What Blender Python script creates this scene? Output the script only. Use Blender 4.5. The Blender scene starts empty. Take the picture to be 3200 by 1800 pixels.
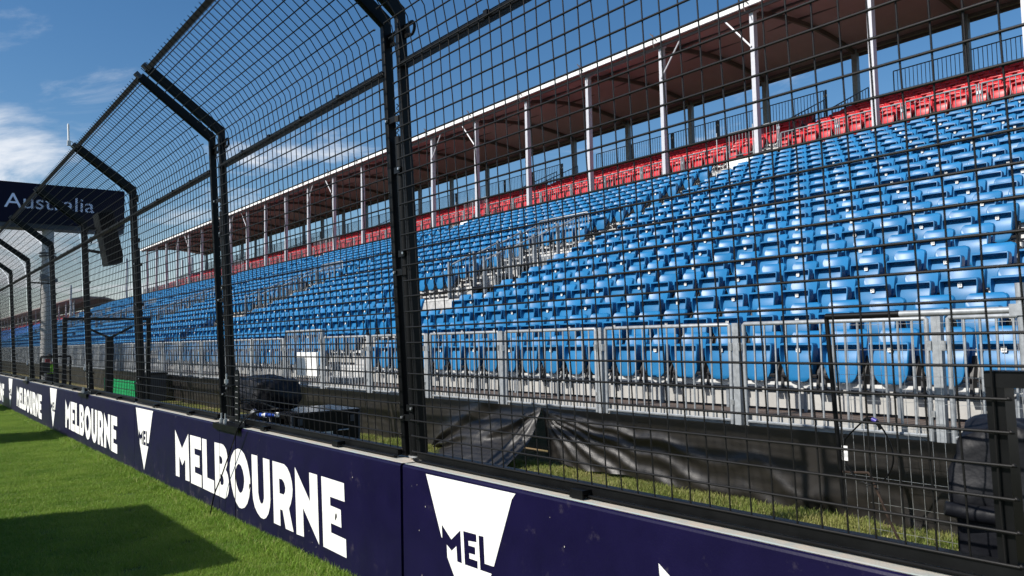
import bpy, bmesh, math, random
from math import radians, sin, cos, pi, sqrt, atan2
from mathutils import Vector, Matrix, Quaternion, noise
from mathutils.geometry import tessellate_polygon

random.seed(7)
S = bpy.context.scene
COL = S.collection

# ------------------------------------------------------------------ camera, sky, sun, exposure
YAW, PITCH, ROLL = radians(37.916), radians(3.604), radians(1.22)
fw = Vector((sin(YAW)*cos(PITCH), cos(YAW)*cos(PITCH), sin(PITCH)))
rt0 = Vector((cos(YAW), -sin(YAW), 0)); up0 = rt0.cross(fw)
rt = rt0*cos(ROLL) - up0*sin(ROLL); up = rt0*sin(ROLL) + up0*cos(ROLL)
cam_d = bpy.data.cameras.new("camera"); cam = bpy.data.objects.new("camera", cam_d); COL.objects.link(cam)
cam_d.sensor_width = 36; cam_d.lens = 28.006; cam_d.clip_start = 0.05; cam_d.clip_end = 3000; cam_d.dof.use_dof = True; cam_d.dof.focus_distance = 8.5; cam_d.dof.aperture_fstop = 5.6
M = Matrix((rt, up, -fw)).transposed().to_4x4(); M.translation = Vector((0, 0, 1.8)); cam.matrix_world = M
S.camera = cam

SUN = Vector((-1.0, 0.20, 0.82)).normalized()
W = bpy.data.worlds.new("World"); S.world = W; W.use_nodes = True
nt = W.node_tree; nt.nodes.clear()
def N(t, **k):
    n = nt.nodes.new(t)
    for a, b in k.items(): setattr(n, a, b)
    return n
sky = N('ShaderNodeTexSky'); sky.sky_type = 'NISHITA'; sky.sun_disc = False
sky.sun_elevation = math.asin(SUN.z); sky.sun_rotation = atan2(SUN.x, SUN.y); sky.altitude = 20; sky.air_density = 1.0; sky.dust_density = 0.6; sky.ozone_density = 2.2
bg = N('ShaderNodeBackground'); bg.inputs[1].default_value = 0.089
out = N('ShaderNodeOutputWorld')
tc = N('ShaderNodeTexCoord'); sep = N('ShaderNodeSeparateXYZ'); nt.links.new(tc.outputs['Generated'], sep.inputs[0])
def math_(op, a, b=None, c=None, clamp=False):
    n = N('ShaderNodeMath', operation=op); n.use_clamp = clamp
    for i, v in enumerate((a, b, c)):
        if v is None: continue
        if isinstance(v, (int, float)): n.inputs[i].default_value = v
        else: nt.links.new(v, n.inputs[i])
    return n.outputs[0]
# clouds: noise on a high flat layer, thick in a low bank towards the far end of the track, wisps above it
zc = math_('MAXIMUM', sep.outputs[2], 0.0)
den = math_('ADD', zc, 0.10)
cx = math_('DIVIDE', sep.outputs[0], den); cy = math_('DIVIDE', sep.outputs[1], den)
cmb = N('ShaderNodeCombineXYZ'); nt.links.new(cx, cmb.inputs[0]); nt.links.new(cy, cmb.inputs[1])
def noise_(scale, det, rough, vec, dist=0.0, off=(0, 0, 0), sc=(1, 1, 1)):
    mp = N('ShaderNodeMapping'); nt.links.new(vec, mp.inputs[0]); mp.inputs['Location'].default_value = off; mp.inputs['Scale'].default_value = sc
    n = N('ShaderNodeTexNoise'); nt.links.new(mp.outputs[0], n.inputs['Vector']); n.inputs['Scale'].default_value = scale; n.inputs['Detail'].default_value = det
    n.inputs['Roughness'].default_value = rough; n.inputs['Distortion'].default_value = dist
    return n.outputs[0]
n1 = noise_(1.1, 10, 0.62, cmb.outputs[0], 0.5, (3.1, 0.4, 0), (1.0, 0.8, 1))
n2 = noise_(2.2, 10, 0.65, cmb.outputs[0], 0.8, (7.35, 2.2, 0), (1.0, 0.55, 1))
def dirmask(v, lo, hi):
    vm = N('ShaderNodeVectorMath', operation='DOT_PRODUCT'); nt.links.new(tc.outputs['Generated'], vm.inputs[0]); vm.inputs[1].default_value = Vector(v).normalized()
    mr = N('ShaderNodeMapRange', interpolation_type='SMOOTHSTEP'); nt.links.new(vm.outputs['Value'], mr.inputs[0]); mr.inputs[1].default_value = lo; mr.inputs[2].default_value = hi
    return mr.outputs[0]
bank = dirmask((0.06, 1.0, 0.17), 0.987, 0.9985)
bank2 = dirmask((0.40, 1.0, 0.10), 0.95, 0.998)
low = N('ShaderNodeMapRange', interpolation_type='SMOOTHSTEP'); nt.links.new(sep.outputs[2], low.inputs[0]); low.inputs[1].default_value = 0.30; low.inputs[2].default_value = 0.04
cov = math_('ADD', math_('MULTIPLY', bank, 0.19), math_('MULTIPLY', bank2, 0.03))
cov = math_('ADD', cov, math_('MULTIPLY', low.outputs[0], 0.05))
c1 = math_('ADD', n1, cov)
mr = N('ShaderNodeMapRange', interpolation_type='SMOOTHSTEP'); nt.links.new(c1, mr.inputs[0]); mr.inputs[1].default_value = 0.57; mr.inputs[2].default_value = 0.78
wisp = dirmask((0.13, 1.0, 0.31), 0.992, 0.9992)
c2 = math_('ADD', n2, math_('MULTIPLY', wisp, 0.21))
mr2 = N('ShaderNodeMapRange', interpolation_type='SMOOTHSTEP'); nt.links.new(c2, mr2.inputs[0]); mr2.inputs[1].default_value = 0.71; mr2.inputs[2].default_value = 0.85; mr2.inputs[4].default_value = 0.22
den2 = math_('MAXIMUM', mr.outputs[0], mr2.outputs[0])
hz = N('ShaderNodeMapRange', interpolation_type='SMOOTHSTEP'); nt.links.new(sep.outputs[2], hz.inputs[0]); hz.inputs[1].default_value = 0.16; hz.inputs[2].default_value = -0.02; hz.inputs[4].default_value = 0.55
den3 = math_('MAXIMUM', math_('MULTIPLY', den2, 0.93), hz.outputs[0])
mix = N('ShaderNodeMix', data_type='RGBA'); nt.links.new(den3, mix.inputs[0])
hs = N('ShaderNodeHueSaturation'); hs.inputs['Saturation'].default_value = 1.28; nt.links.new(sky.outputs[0], hs.inputs['Color'])
nt.links.new(hs.outputs[0], mix.inputs[6]); mix.inputs[7].default_value = (7.6, 7.9, 8.4, 1)
nt.links.new(mix.outputs[2], bg.inputs[0]); nt.links.new(bg.outputs[0], out.inputs[0])

sun_d = bpy.data.lights.new("sun", 'SUN'); sun_d.energy = 4.7; sun_d.angle = radians(0.5); sun_d.color = (1.0, 0.95, 0.88)
sun = bpy.data.objects.new("sun", sun_d); COL.objects.link(sun); sun.rotation_euler = (-SUN).to_track_quat('-Z', 'Y').to_euler(); sun.location = (-20, 10, 40)
S.view_settings.view_transform = 'Standard'; S.view_settings.look = 'None'; S.view_settings.exposure = 0.38; S.view_settings.gamma = 1.0
S.cycles.max_bounces = 5; S.cycles.diffuse_bounces = 3; S.cycles.glossy_bounces = 2; S.cycles.transparent_max_bounces = 4
S.cycles.use_denoising = True

# ------------------------------------------------------------------ helpers
class MB:
    def __init__(s): s.v = []; s.f = []; s.m = []
    def add(s, vs, fs, mi=0):
        o = len(s.v); s.v += [tuple(p) for p in vs]
        for f in fs: s.f.append(tuple(i+o for i in f)); s.m.append(mi)
    def box(s, x0, x1, y0, y1, z0, z1, mi=0):
        s.add([(x0,y0,z0),(x1,y0,z0),(x1,y1,z0),(x0,y1,z0),(x0,y0,z1),(x1,y0,z1),(x1,y1,z1),(x0,y1,z1)],
              [(0,3,2,1),(4,5,6,7),(0,1,5,4),(1,2,6,5),(2,3,7,6),(3,0,4,7)], mi)
    def beam(s, a, b, w, h, side=(0, 1, 0), mi=0):
        a = Vector(a); b = Vector(b); d = (b-a).normalized(); y = Vector(side); y = (y-d*y.dot(d)).normalized(); z = d.cross(y)
        vs = [p + y*(sy*w/2) + z*(sz*h/2) for p in (a, b) for sy, sz in ((-1,-1),(1,-1),(1,1),(-1,1))]
        s.add(vs, [(0,1,2,3),(7,6,5,4),(0,4,5,1),(1,5,6,2),(2,6,7,3),(3,7,4,0)], mi)
    def tube(s, pts, r, n=6, mi=0, cap=True, closed=False):
        pts = [Vector(p) for p in pts]; k = len(pts); vs = []; ref = None
        for i, p in enumerate(pts):
            if closed: d = pts[(i+1) % k]-pts[i-1]
            else: d = pts[min(i+1, k-1)]-pts[max(i-1, 0)]
            d.normalize()
            if ref is None:
                ref = d.orthogonal().normalized()
            else:
                ref = (ref-d*ref.dot(d)).normalized()
            b = d.cross(ref); rr = r[i] if isinstance(r, (list, tuple)) else r
            vs += [p+(ref*cos(2*pi*j/n)+b*sin(2*pi*j/n))*rr for j in range(n)]
        fs = []
        for i in range(k if closed else k-1):
            a = i*n; c = ((i+1) % k)*n
            for j in range(n): fs.append((a+j, a+(j+1) % n, c+(j+1) % n, c+j))
        if cap and not closed: fs += [tuple(range(n-1, -1, -1)), tuple(range((k-1)*n, k*n))]
        s.add(vs, fs, mi)
    def prism(s, poly, axis, a, b, mi=0):
        # poly in the two other axes (cyclic order), extruded along axis from a to b
        n = len(poly)
        def P(q, t):
            if axis == 'x': return (t, q[0], q[1])
            if axis == 'y': return (q[0], t, q[1])
            return (q[0], q[1], t)
        vs = [P(q, a) for q in poly]+[P(q, b) for q in poly]
        s.add(vs, [tuple(range(n-1, -1, -1)), tuple(range(n, 2*n))]+[(i, (i+1) % n, n+(i+1) % n, n+i) for i in range(n)], mi)
    def mesh(s, name, mats, smooth=None):
        me = bpy.data.meshes.new(name); me.from_pydata(s.v, [], s.f)
        for m in (mats if isinstance(mats, (list, tuple)) else [mats]): me.materials.append(m)
        if len(me.materials) > 1: me.polygons.foreach_set('material_index', s.m)
        if smooth is not None:
            me.polygons.foreach_set('use_smooth', [True]*len(me.polygons))
            me.set_sharp_from_angle(angle=radians(smooth))
        me.update(); return me
    def build(s, name, mats, parent=None, loc=(0, 0, 0), smooth=None):
        return obj(name, s.mesh(name, mats, smooth), parent, loc)
def fixn(me):
    bm = bmesh.new(); bm.from_mesh(me); bmesh.ops.recalc_face_normals(bm, faces=bm.faces); bm.to_mesh(me); bm.free()
def obj(name, me, parent=None, loc=(0, 0, 0), rot=None):
    o = bpy.data.objects.new(name, me); COL.objects.link(o); o.location = loc
    if rot: o.rotation_euler = rot
    if parent: o.parent = parent
    return o
def tag(o, label=None, cat=None, group=None, kind=None):
    if label: o['label'] = label
    if cat: o['category'] = cat
    if group: o['group'] = group
    if kind: o['kind'] = kind
    return o
def thing(name, label, cat, loc=(0, 0, 0), rz=0, group=None):
    o = obj(name, None, None, loc); o.rotation_euler = (0, 0, rz); o.empty_display_size = 0.1
    return tag(o, label, cat, group)
def copy_tree(o, parent=None):
    c = o.copy(); COL.objects.link(c)
    if parent: c.parent = parent
    for ch in list(o.children): copy_tree(ch, c)
    return c
ORD = ['first','second','third','fourth','fifth','sixth','seventh','eighth','ninth','tenth','eleventh','twelfth','thirteenth','fourteenth','fifteenth','sixteenth','seventeenth','eighteenth','nineteenth','twentieth']
TENS = ['', '', 'twenty', 'thirty', 'forty', 'fifty', 'sixty', 'seventy', 'eighty', 'ninety']
CARD = ['zero','one','two','three','four','five','six','seven','eight','nine','ten','eleven','twelve','thirteen','fourteen','fifteen','sixteen','seventeen','eighteen','nineteen']
def card(i): return CARD[i] if i < 20 else TENS[i//10]+('-'+CARD[i%10] if i%10 else '')
def nth(i):
    if i <= 20: return ORD[i-1]
    if i < 100: return (TENS[i//10]+'-'+ORD[i%10-1]) if i%10 else TENS[i//10][:-1]+'ieth'
    return "%d%s" % (i, {1:'st',2:'nd',3:'rd'}.get(i % 10, 'th') if i % 100 not in (11,12,13) else 'th')

def mat(name, col, rough=0.6, metal=0.0, spec=0.5, var=0.0, vscale=8.0, bump=0.0, bscale=60.0, col2=None, coat=0.0, objvar=0.0, detail=4):
    m = bpy.data.materials.new(name); m.use_nodes = True; t = m.node_tree; b = t.nodes['Principled BSDF']
    b.inputs['Base Color'].default_value = (*col, 1); b.inputs['Roughness'].default_value = rough; b.inputs['Metallic'].default_value = metal
    b.inputs['Specular IOR Level'].default_value = spec
    if coat: b.inputs['Coat Weight'].default_value = coat; b.inputs['Coat Roughness'].default_value = 0.1
    g = t.nodes.new('ShaderNodeNewGeometry')
    if var or col2:
        n = t.nodes.new('ShaderNodeTexNoise'); n.inputs['Scale'].default_value = vscale; n.inputs['Detail'].default_value = detail; n.inputs['Roughness'].default_value = 0.6
        t.links.new(g.outputs['Position'], n.inputs['Vector'])
        mx = t.nodes.new('ShaderNodeMix'); mx.data_type = 'RGBA'
        r = t.nodes.new('ShaderNodeMapRange'); r.inputs[1].default_value = 0.35; r.inputs[2].default_value = 0.68
        t.links.new(n.outputs[0], r.inputs[0]); t.links.new(r.outputs[0], mx.inputs[0])
        c2 = col2 if col2 else tuple(min(1, c*(1+var)) for c in col)
        c1 = col if col2 else tuple(c*(1-var) for c in col)
        mx.inputs[6].default_value = (*c1, 1); mx.inputs[7].default_value = (*c2, 1); t.links.new(mx.outputs[2], b.inputs['Base Color'])
        r2 = t.nodes.new('ShaderNodeMapRange'); t.links.new(n.outputs[0], r2.inputs[0]); r2.inputs[3].default_value = max(0.03, rough-0.08); r2.inputs[4].default_value = min(1, rough+0.08)
        t.links.new(r2.outputs[0], b.inputs['Roughness'])
    if bump:
        n = t.nodes.new('ShaderNodeTexNoise'); n.inputs['Scale'].default_value = bscale; n.inputs['Detail'].default_value = 3
        t.links.new(g.outputs['Position'], n.inputs['Vector'])
        bp = t.nodes.new('ShaderNodeBump'); bp.inputs['Strength'].default_value = bump; bp.inputs['Distance'].default_value = 0.01
        t.links.new(n.outputs[0], bp.inputs['Height']); t.links.new(bp.outputs[0], b.inputs['Normal'])
    return m
BLACK = mat('black_powder_coat', (0.0038, 0.0040, 0.0042), 0.42, 0, 0.20, var=0.3, vscale=5)
WIRE = mat('black_coated_wire', (0.0050, 0.0045, 0.0042), 0.5, 0, 0.3)
ZINC = mat('bare_zinc', (0.55, 0.56, 0.56), 0.35, 0.8, 0.5, var=0.15, vscale=30)
GALV = mat('galvanised_steel', (0.31, 0.33, 0.345), 0.50, 0.30, 0.5, var=0.16, vscale=18, bump=0.05, bscale=40)
GALVD = mat('weathered_galvanised_steel', (0.20, 0.22, 0.24), 0.55, 0.35, 0.5, var=0.2, vscale=14)
ALU = mat('dull_aluminium', (0.60, 0.60, 0.58), 0.5, 0.2, 0.5, var=0.15, vscale=6)
KICK = mat('pale_grey_board', (0.38, 0.375, 0.355), 0.6, 0, 0.4, var=0.12, vscale=4)
WHITE = mat('white_paint', (0.80, 0.80, 0.78), 0.5, 0, 0.4, var=0.03, vscale=5)
LETTER = mat('white_wall_paint', (0.80, 0.80, 0.76), 0.6, 0, 0.3, var=0.07, vscale=14, detail=9, bump=0.05, bscale=120)
def scuff(m):
    t = m.node_tree; p = t.nodes['Principled BSDF']; l = p.inputs['Base Color'].links[0].from_socket
    g = t.nodes.new('ShaderNodeNewGeometry'); s_ = t.nodes.new('ShaderNodeSeparateXYZ'); t.links.new(g.outputs['Position'], s_.inputs[0])
    n = t.nodes.new('ShaderNodeTexNoise'); n.inputs['Scale'].default_value = 6; n.inputs['Detail'].default_value = 9; n.inputs['Roughness'].default_value = 0.75; t.links.new(g.outputs['Position'], n.inputs['Vector'])
    r = t.nodes.new('ShaderNodeMapRange'); t.links.new(s_.outputs[2], r.inputs[0]); r.inputs[1].default_value = 0.0; r.inputs[2].default_value = 0.22; r.inputs[3].default_value = 0.12; r.inputs[4].default_value = 0.0
    a = t.nodes.new('ShaderNodeMath'); a.operation = 'ADD'; t.links.new(n.outputs[0], a.inputs[0]); t.links.new(r.outputs[0], a.inputs[1])
    q = t.nodes.new('ShaderNodeMapRange'); t.links.new(a.outputs[0], q.inputs[0]); q.inputs[1].default_value = 0.60; q.inputs[2].default_value = 0.80; q.inputs[4].default_value = 0.55
    mx = t.nodes.new('ShaderNodeMix'); mx.data_type = 'RGBA'; t.links.new(q.outputs[0], mx.inputs[0]); t.links.new(l, mx.inputs[6]); mx.inputs[7].default_value = (0.10, 0.085, 0.10, 1); t.links.new(mx.outputs[2], p.inputs['Base Color'])
NAVY = mat('navy_wall_paint', (0.0045, 0.0026, 0.0265), 0.42, 0, 0.22, var=0.14, vscale=3.5, bump=0.06, bscale=90)
scuff(NAVY)
CONC = mat('raw_concrete', (0.50, 0.43, 0.35), 0.85, 0, 0.3, col2=(0.36, 0.38, 0.35), vscale=11, bump=0.35, bscale=160, detail=8)
TEAL = mat('worn_paint_edge', (0.42, 0.55, 0.53), 0.8, 0, 0.3, col2=(0.55, 0.50, 0.44), vscale=9, detail=8)
def add_objvar(m, amt):
    t = m.node_tree; p = t.nodes['Principled BSDF']; l = p.inputs['Base Color'].links[0].from_socket
    oi = t.nodes.new('ShaderNodeObjectInfo'); r = t.nodes.new('ShaderNodeMapRange'); r.inputs[3].default_value = 1-amt; r.inputs[4].default_value = 1+amt; t.links.new(oi.outputs['Random'], r.inputs[0])
    h = t.nodes.new('ShaderNodeHueSaturation'); t.links.new(l, h.inputs['Color']); t.links.new(r.outputs[0], h.inputs['Value']); t.links.new(h.outputs[0], p.inputs['Base Color'])
BLUE = mat('blue_seat_plastic', (0.009, 0.140, 0.325), 0.42, 0, 0.5, var=0.07, vscale=1.3)
RED = mat('red_seat_plastic', (0.50, 0.020, 0.028), 0.38, 0, 0.5, var=0.07, vscale=1.3)
add_objvar(BLUE, 0.10); add_objvar(RED, 0.10)
BKPL = mat('black_bracket_plastic', (0.012, 0.012, 0.013), 0.5)
PLY = mat('brown_deck_plywood', (0.085, 0.060, 0.048), 0.7, 0, 0.4, col2=(0.13, 0.10, 0.085), vscale=5)
CANV = mat('roof_membrane_underside', (0.36, 0.275, 0.255), 0.8, 0, 0.2, var=0.06, vscale=0.8)
BEAM = mat('roof_steel', (0.10, 0.08, 0.075), 0.6, 0.1, 0.4)
PALE = mat('pale_painted_column', (0.50, 0.50, 0.53), 0.45, 0.1, 0.5, var=0.05)
STEP = mat('grey_step_plate', (0.46, 0.46, 0.45), 0.6, 0.2, 0.5, var=0.2, vscale=7)
DARK = mat('dark_steel', (0.05, 0.055, 0.065), 0.5, 0.2, 0.5)

# ------------------------------------------------------------------ ground
def ground_mat(name, a, b, c, sc, disp=0.3):
    m = bpy.data.materials.new(name); m.use_nodes = True; t = m.node_tree; p = t.nodes['Principled BSDF']; p.inputs['Roughness'].default_value = 0.9; p.inputs['Specular IOR Level'].default_value = 0.2
    g = t.nodes.new('ShaderNodeNewGeometry'); prev = None
    for k, (s, lo, hi, col) in enumerate(((sc, 0.38, 0.62, b), (sc*0.08, 0.52, 0.72, c))):
        n = t.nodes.new('ShaderNodeTexNoise'); n.inputs['Scale'].default_value = s; n.inputs['Detail'].default_value = 8; t.links.new(g.outputs['Position'], n.inputs['Vector'])
        r = t.nodes.new('ShaderNodeMapRange'); r.inputs[1].default_value = lo; r.inputs[2].default_value = hi; t.links.new(n.outputs[0], r.inputs[0])
        mx = t.nodes.new('ShaderNodeMix'); mx.data_type = 'RGBA'; t.links.new(r.outputs[0], mx.inputs[0]); mx.inputs[7].default_value = (*col, 1)
        if prev is None: mx.inputs[6].default_value = (*a, 1)
        else: t.links.new(prev, mx.inputs[6])
        prev = mx.outputs[2]
    t.links.new(prev, p.inputs['Base Color'])
    n = t.nodes.new('ShaderNodeTexNoise'); n.inputs['Scale'].default_value = sc*3; n.inputs['Detail'].default_value = 4; t.links.new(g.outputs['Position'], n.inputs['Vector'])
    bp = t.nodes.new('ShaderNodeBump'); bp.inputs['Strength'].default_value = disp; bp.inputs['Distance'].default_value = 0.02; t.links.new(n.outputs[0], bp.inputs['Height']); t.links.new(bp.outputs[0], p.inputs['Normal'])
    return m
TURF = ground_mat('turf_soil', (0.030, 0.055, 0.010), (0.050, 0.095, 0.018), (0.07, 0.11, 0.03), 28)
VERGE = ground_mat('dry_verge_soil', (0.10, 0.115, 0.035), (0.22, 0.18, 0.09), (0.30, 0.21, 0.12), 9)
ASPH = ground_mat('track_asphalt', (0.045, 0.045, 0.048), (0.058, 0.058, 0.06), (0.05, 0.05, 0.05), 90)
b = MB(); b.add([(-600,-300,0),(1500,-300,0),(1500,1800,0),(-600,1800,0)], [(0,1,2,3)]); tag(b.build('ground', TURF), kind='structure')
b = MB(); b.box(3.12, 90, -30, 420, -0.3, 0.12); tag(b.build('verge', VERGE), kind='structure')
b = MB(); b.add([(-14,-60,0.004),(-3.2,-60,0.004),(-3.2,500,0.004),(-14,500,0.004)], [(0,1,2,3)]); tag(b.build('track', ASPH), kind='structure')

# grass blades: tufts scattered by geometry nodes
def grass_mat(name, a, b_, c):
    m = bpy.data.materials.new(name); m.use_nodes = True; t = m.node_tree; p = t.nodes['Principled BSDF']; p.inputs['Roughness'].default_value = 0.55; p.inputs['Specular IOR Level'].default_value = 0.35
    oi = t.nodes.new('ShaderNodeObjectInfo'); g = t.nodes.new('ShaderNodeNewGeometry')
    n = t.nodes.new('ShaderNodeTexNoise'); n.inputs['Scale'].default_value = 1.6; n.inputs['Detail'].default_value = 5; t.links.new(g.outputs['Position'], n.inputs['Vector'])
    mx = t.nodes.new('ShaderNodeMix'); mx.data_type = 'RGBA'; mx.inputs[6].default_value = (*a, 1); mx.inputs[7].default_value = (*b_, 1)
    r = t.nodes.new('ShaderNodeMapRange'); r.inputs[1].default_value = 0.35; r.inputs[2].default_value = 0.65; t.links.new(n.outputs[0], r.inputs[0]); t.links.new(r.outputs[0], mx.inputs[0])
    m2 = t.nodes.new('ShaderNodeMix'); m2.data_type = 'RGBA'; t.links.new(mx.outputs[2], m2.inputs[6]); m2.inputs[7].default_value = (*c, 1)
    r2 = t.nodes.new('ShaderNodeMapRange'); r2.inputs[1].default_value = 0.8; r2.inputs[2].default_value = 1.0; r2.inputs[4].default_value = 0.8; t.links.new(g.outputs['Random Per Island'], r2.inputs[0]); t.links.new(r2.outputs[0], m2.inputs[0])
    t.links.new(m2.outputs[2], p.inputs['Base Color'])
    tr = t.nodes.new('ShaderNodeBsdfTranslucent'); t.links.new(m2.outputs[2], tr.inputs[0])
    ms = t.nodes.new('ShaderNodeMixShader'); ms.inputs[0].default_value = 0.3; t.links.new(p.outputs[0], ms.inputs[1]); t.links.new(tr.outputs[0], ms.inputs[2])
    t.links.new(ms.outputs[0], t.nodes['Material Output'].inputs[0])
    return m
GRASS1 = grass_mat("lawn_blades", (0.120, 0.235, 0.018), (0.205, 0.325, 0.036), (0.36, 0.33, 0.12))
GRASS2 = grass_mat('verge_blades', (0.18, 0.235, 0.045), (0.30, 0.31, 0.09), (0.50, 0.40, 0.20))
def tuft_mesh(name, m, n, rad, h0, h1, w, lean):
    b = MB(); R = random.Random(3)
    for i in range(n):
        a = R.uniform(0, 2*pi); q = rad*sqrt(R.random()); x, y = q*cos(a), q*sin(a); h = R.uniform(h0, h1); t = R.uniform(0, 2*pi); L = R.uniform(0.1, lean)*h
        dx, dy = cos(t)*L, sin(t)*L; ux, uy = -sin(t+R.uniform(-.6, .6))*w/2, cos(t)*w/2
        b.add([(x-ux,y-uy,-0.01),(x+ux,y+uy,-0.01),(x+dx*.35+ux*.8,y+dy*.35+uy*.8,h*.6),(x+dx*.35-ux*.8,y+dy*.35-uy*.8,h*.6),(x+dx,y+dy,h)], [(0,1,2,3),(3,2,4)])
    return b.mesh(name, m)
def points_obj(name, pts, parts, label=None, cat=None):
    """one object: points carrying rotation and scale, parts instanced on them by geometry nodes; parts = [(source object, attribute or None)]"""
    me = bpy.data.meshes.new(name); me.from_pydata([p[0] for p in pts], [], [])
    a = me.attributes.new('rz', 'FLOAT', 'POINT'); a.data.foreach_set('value', [p[1] for p in pts])
    a = me.attributes.new('sc', 'FLOAT', 'POINT'); a.data.foreach_set('value', [p[2] for p in pts])
    a = me.attributes.new('sel', 'BOOLEAN', 'POINT'); a.data.foreach_set('value', [bool(p[3]) for p in pts])
    o = obj(name, me); g = bpy.data.node_groups.new(name+'_nodes', 'GeometryNodeTree')
    g.interface.new_socket('Geometry', in_out='INPUT', socket_type='NodeSocketGeometry'); g.interface.new_socket('Geometry', in_out='OUTPUT', socket_type='NodeSocketGeometry')
    gi = g.nodes.new('NodeGroupInput'); go = g.nodes.new('NodeGroupOutput'); j = g.nodes.new('GeometryNodeJoinGeometry')
    def attr(n_, ty):
        q = g.nodes.new('GeometryNodeInputNamedAttribute'); q.data_type = ty; q.inputs[0].default_value = n_
        return [s_ for s_ in q.outputs if s_.enabled][0]
    rz = attr('rz', 'FLOAT'); sc = attr('sc', 'FLOAT'); cb = g.nodes.new('ShaderNodeCombineXYZ'); g.links.new(rz, cb.inputs[2])
    er = g.nodes.new('FunctionNodeEulerToRotation'); g.links.new(cb.outputs[0], er.inputs[0])
    for src, sel in parts:
        oi = g.nodes.new('GeometryNodeObjectInfo'); oi.transform_space = 'ORIGINAL'; oi.inputs[0].default_value = src; oi.inputs[1].default_value = True
        ip = g.nodes.new('GeometryNodeInstanceOnPoints'); g.links.new(gi.outputs[0], ip.inputs[0]); g.links.new(oi.outputs['Geometry'], ip.inputs['Instance'])
        if sel: g.links.new(attr(sel, 'BOOLEAN'), ip.inputs['Selection'])
        g.links.new(er.outputs[0], ip.inputs['Rotation']); g.links.new(sc, ip.inputs['Scale']); g.links.new(ip.outputs[0], j.inputs[0])
    g.links.new(j.outputs[0], go.inputs[0])
    md = o.modifiers.new('instances', 'NODES'); md.node_group = g
    tag(o, label, cat, kind='stuff'); return o
def scatter(n, fn, seed):
    R = random.Random(seed); out = []
    while len(out) < n:
        p = fn(R)
        if p: out.append(p)
    return out
def lawn_pt(R):
    y = 4.3+28*R.random()**1.7; x = R.uniform(0.085*y-0.35, 2.80)
    return ((x, y, 0), R.uniform(0, 6.28), R.uniform(0.7, 1.2), 0)
def edge_pt(R):
    y = 4.3+26*R.random()**1.5
    return ((2.80-abs(R.gauss(0, 0.035)), y, 0), R.uniform(0, 6.28), R.uniform(0.8, 2.3), 0)
def verge_pt(R):
    y = 0.8+26*R.random()**1.3; x = R.uniform(3.4, 6.95)
    if noise.noise(Vector((x*1.3, y*1.3, 4.0)))+0.5*noise.noise(Vector((x*4, y*4, 1.0))) > 0.12: return None
    return ((x, y, 0.12), R.uniform(0, 6.28), R.uniform(0.45, 1.0), 0)
def hem_pt(R):
    y = 0.8+14*R.random()**1.3
    if noise.noise(Vector((y*1.1, 2.0, 4.0))) < -0.15: return None
    return ((6.50+R.gauss(0, 0.12), y, 0.12), R.uniform(0, 6.28), R.uniform(0.9, 1.9), 0)
t1 = obj('grass', tuft_mesh('grass_tuft', GRASS1, 90, 0.10, 0.012, 0.040, 0.0027, 1.3), None, (2.3, 8, 0)); tag(t1, 'small tuft of short green lawn in front of the navy wall', 'grass', kind='stuff')
t2 = obj('grass', tuft_mesh('verge_tuft', GRASS2, 60, 0.12, 0.015, 0.045, 0.0040, 1.2), None, (5.5, 5, 0.12)); tag(t2, 'small tuft of dry grass behind the fence', 'grass', kind='stuff')
points_obj('lawn_grass', scatter(13000, lawn_pt, 1)+scatter(2300, edge_pt, 2), [(t1, None)], 'short green lawn along the foot of the navy wall', 'grass')
points_obj('verge_grass', scatter(6000, verge_pt, 3)+scatter(700, hem_pt, 4), [(t2, None)], 'patchy dry grass between the mesh fence and the black tarpaulin', 'grass')

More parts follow.
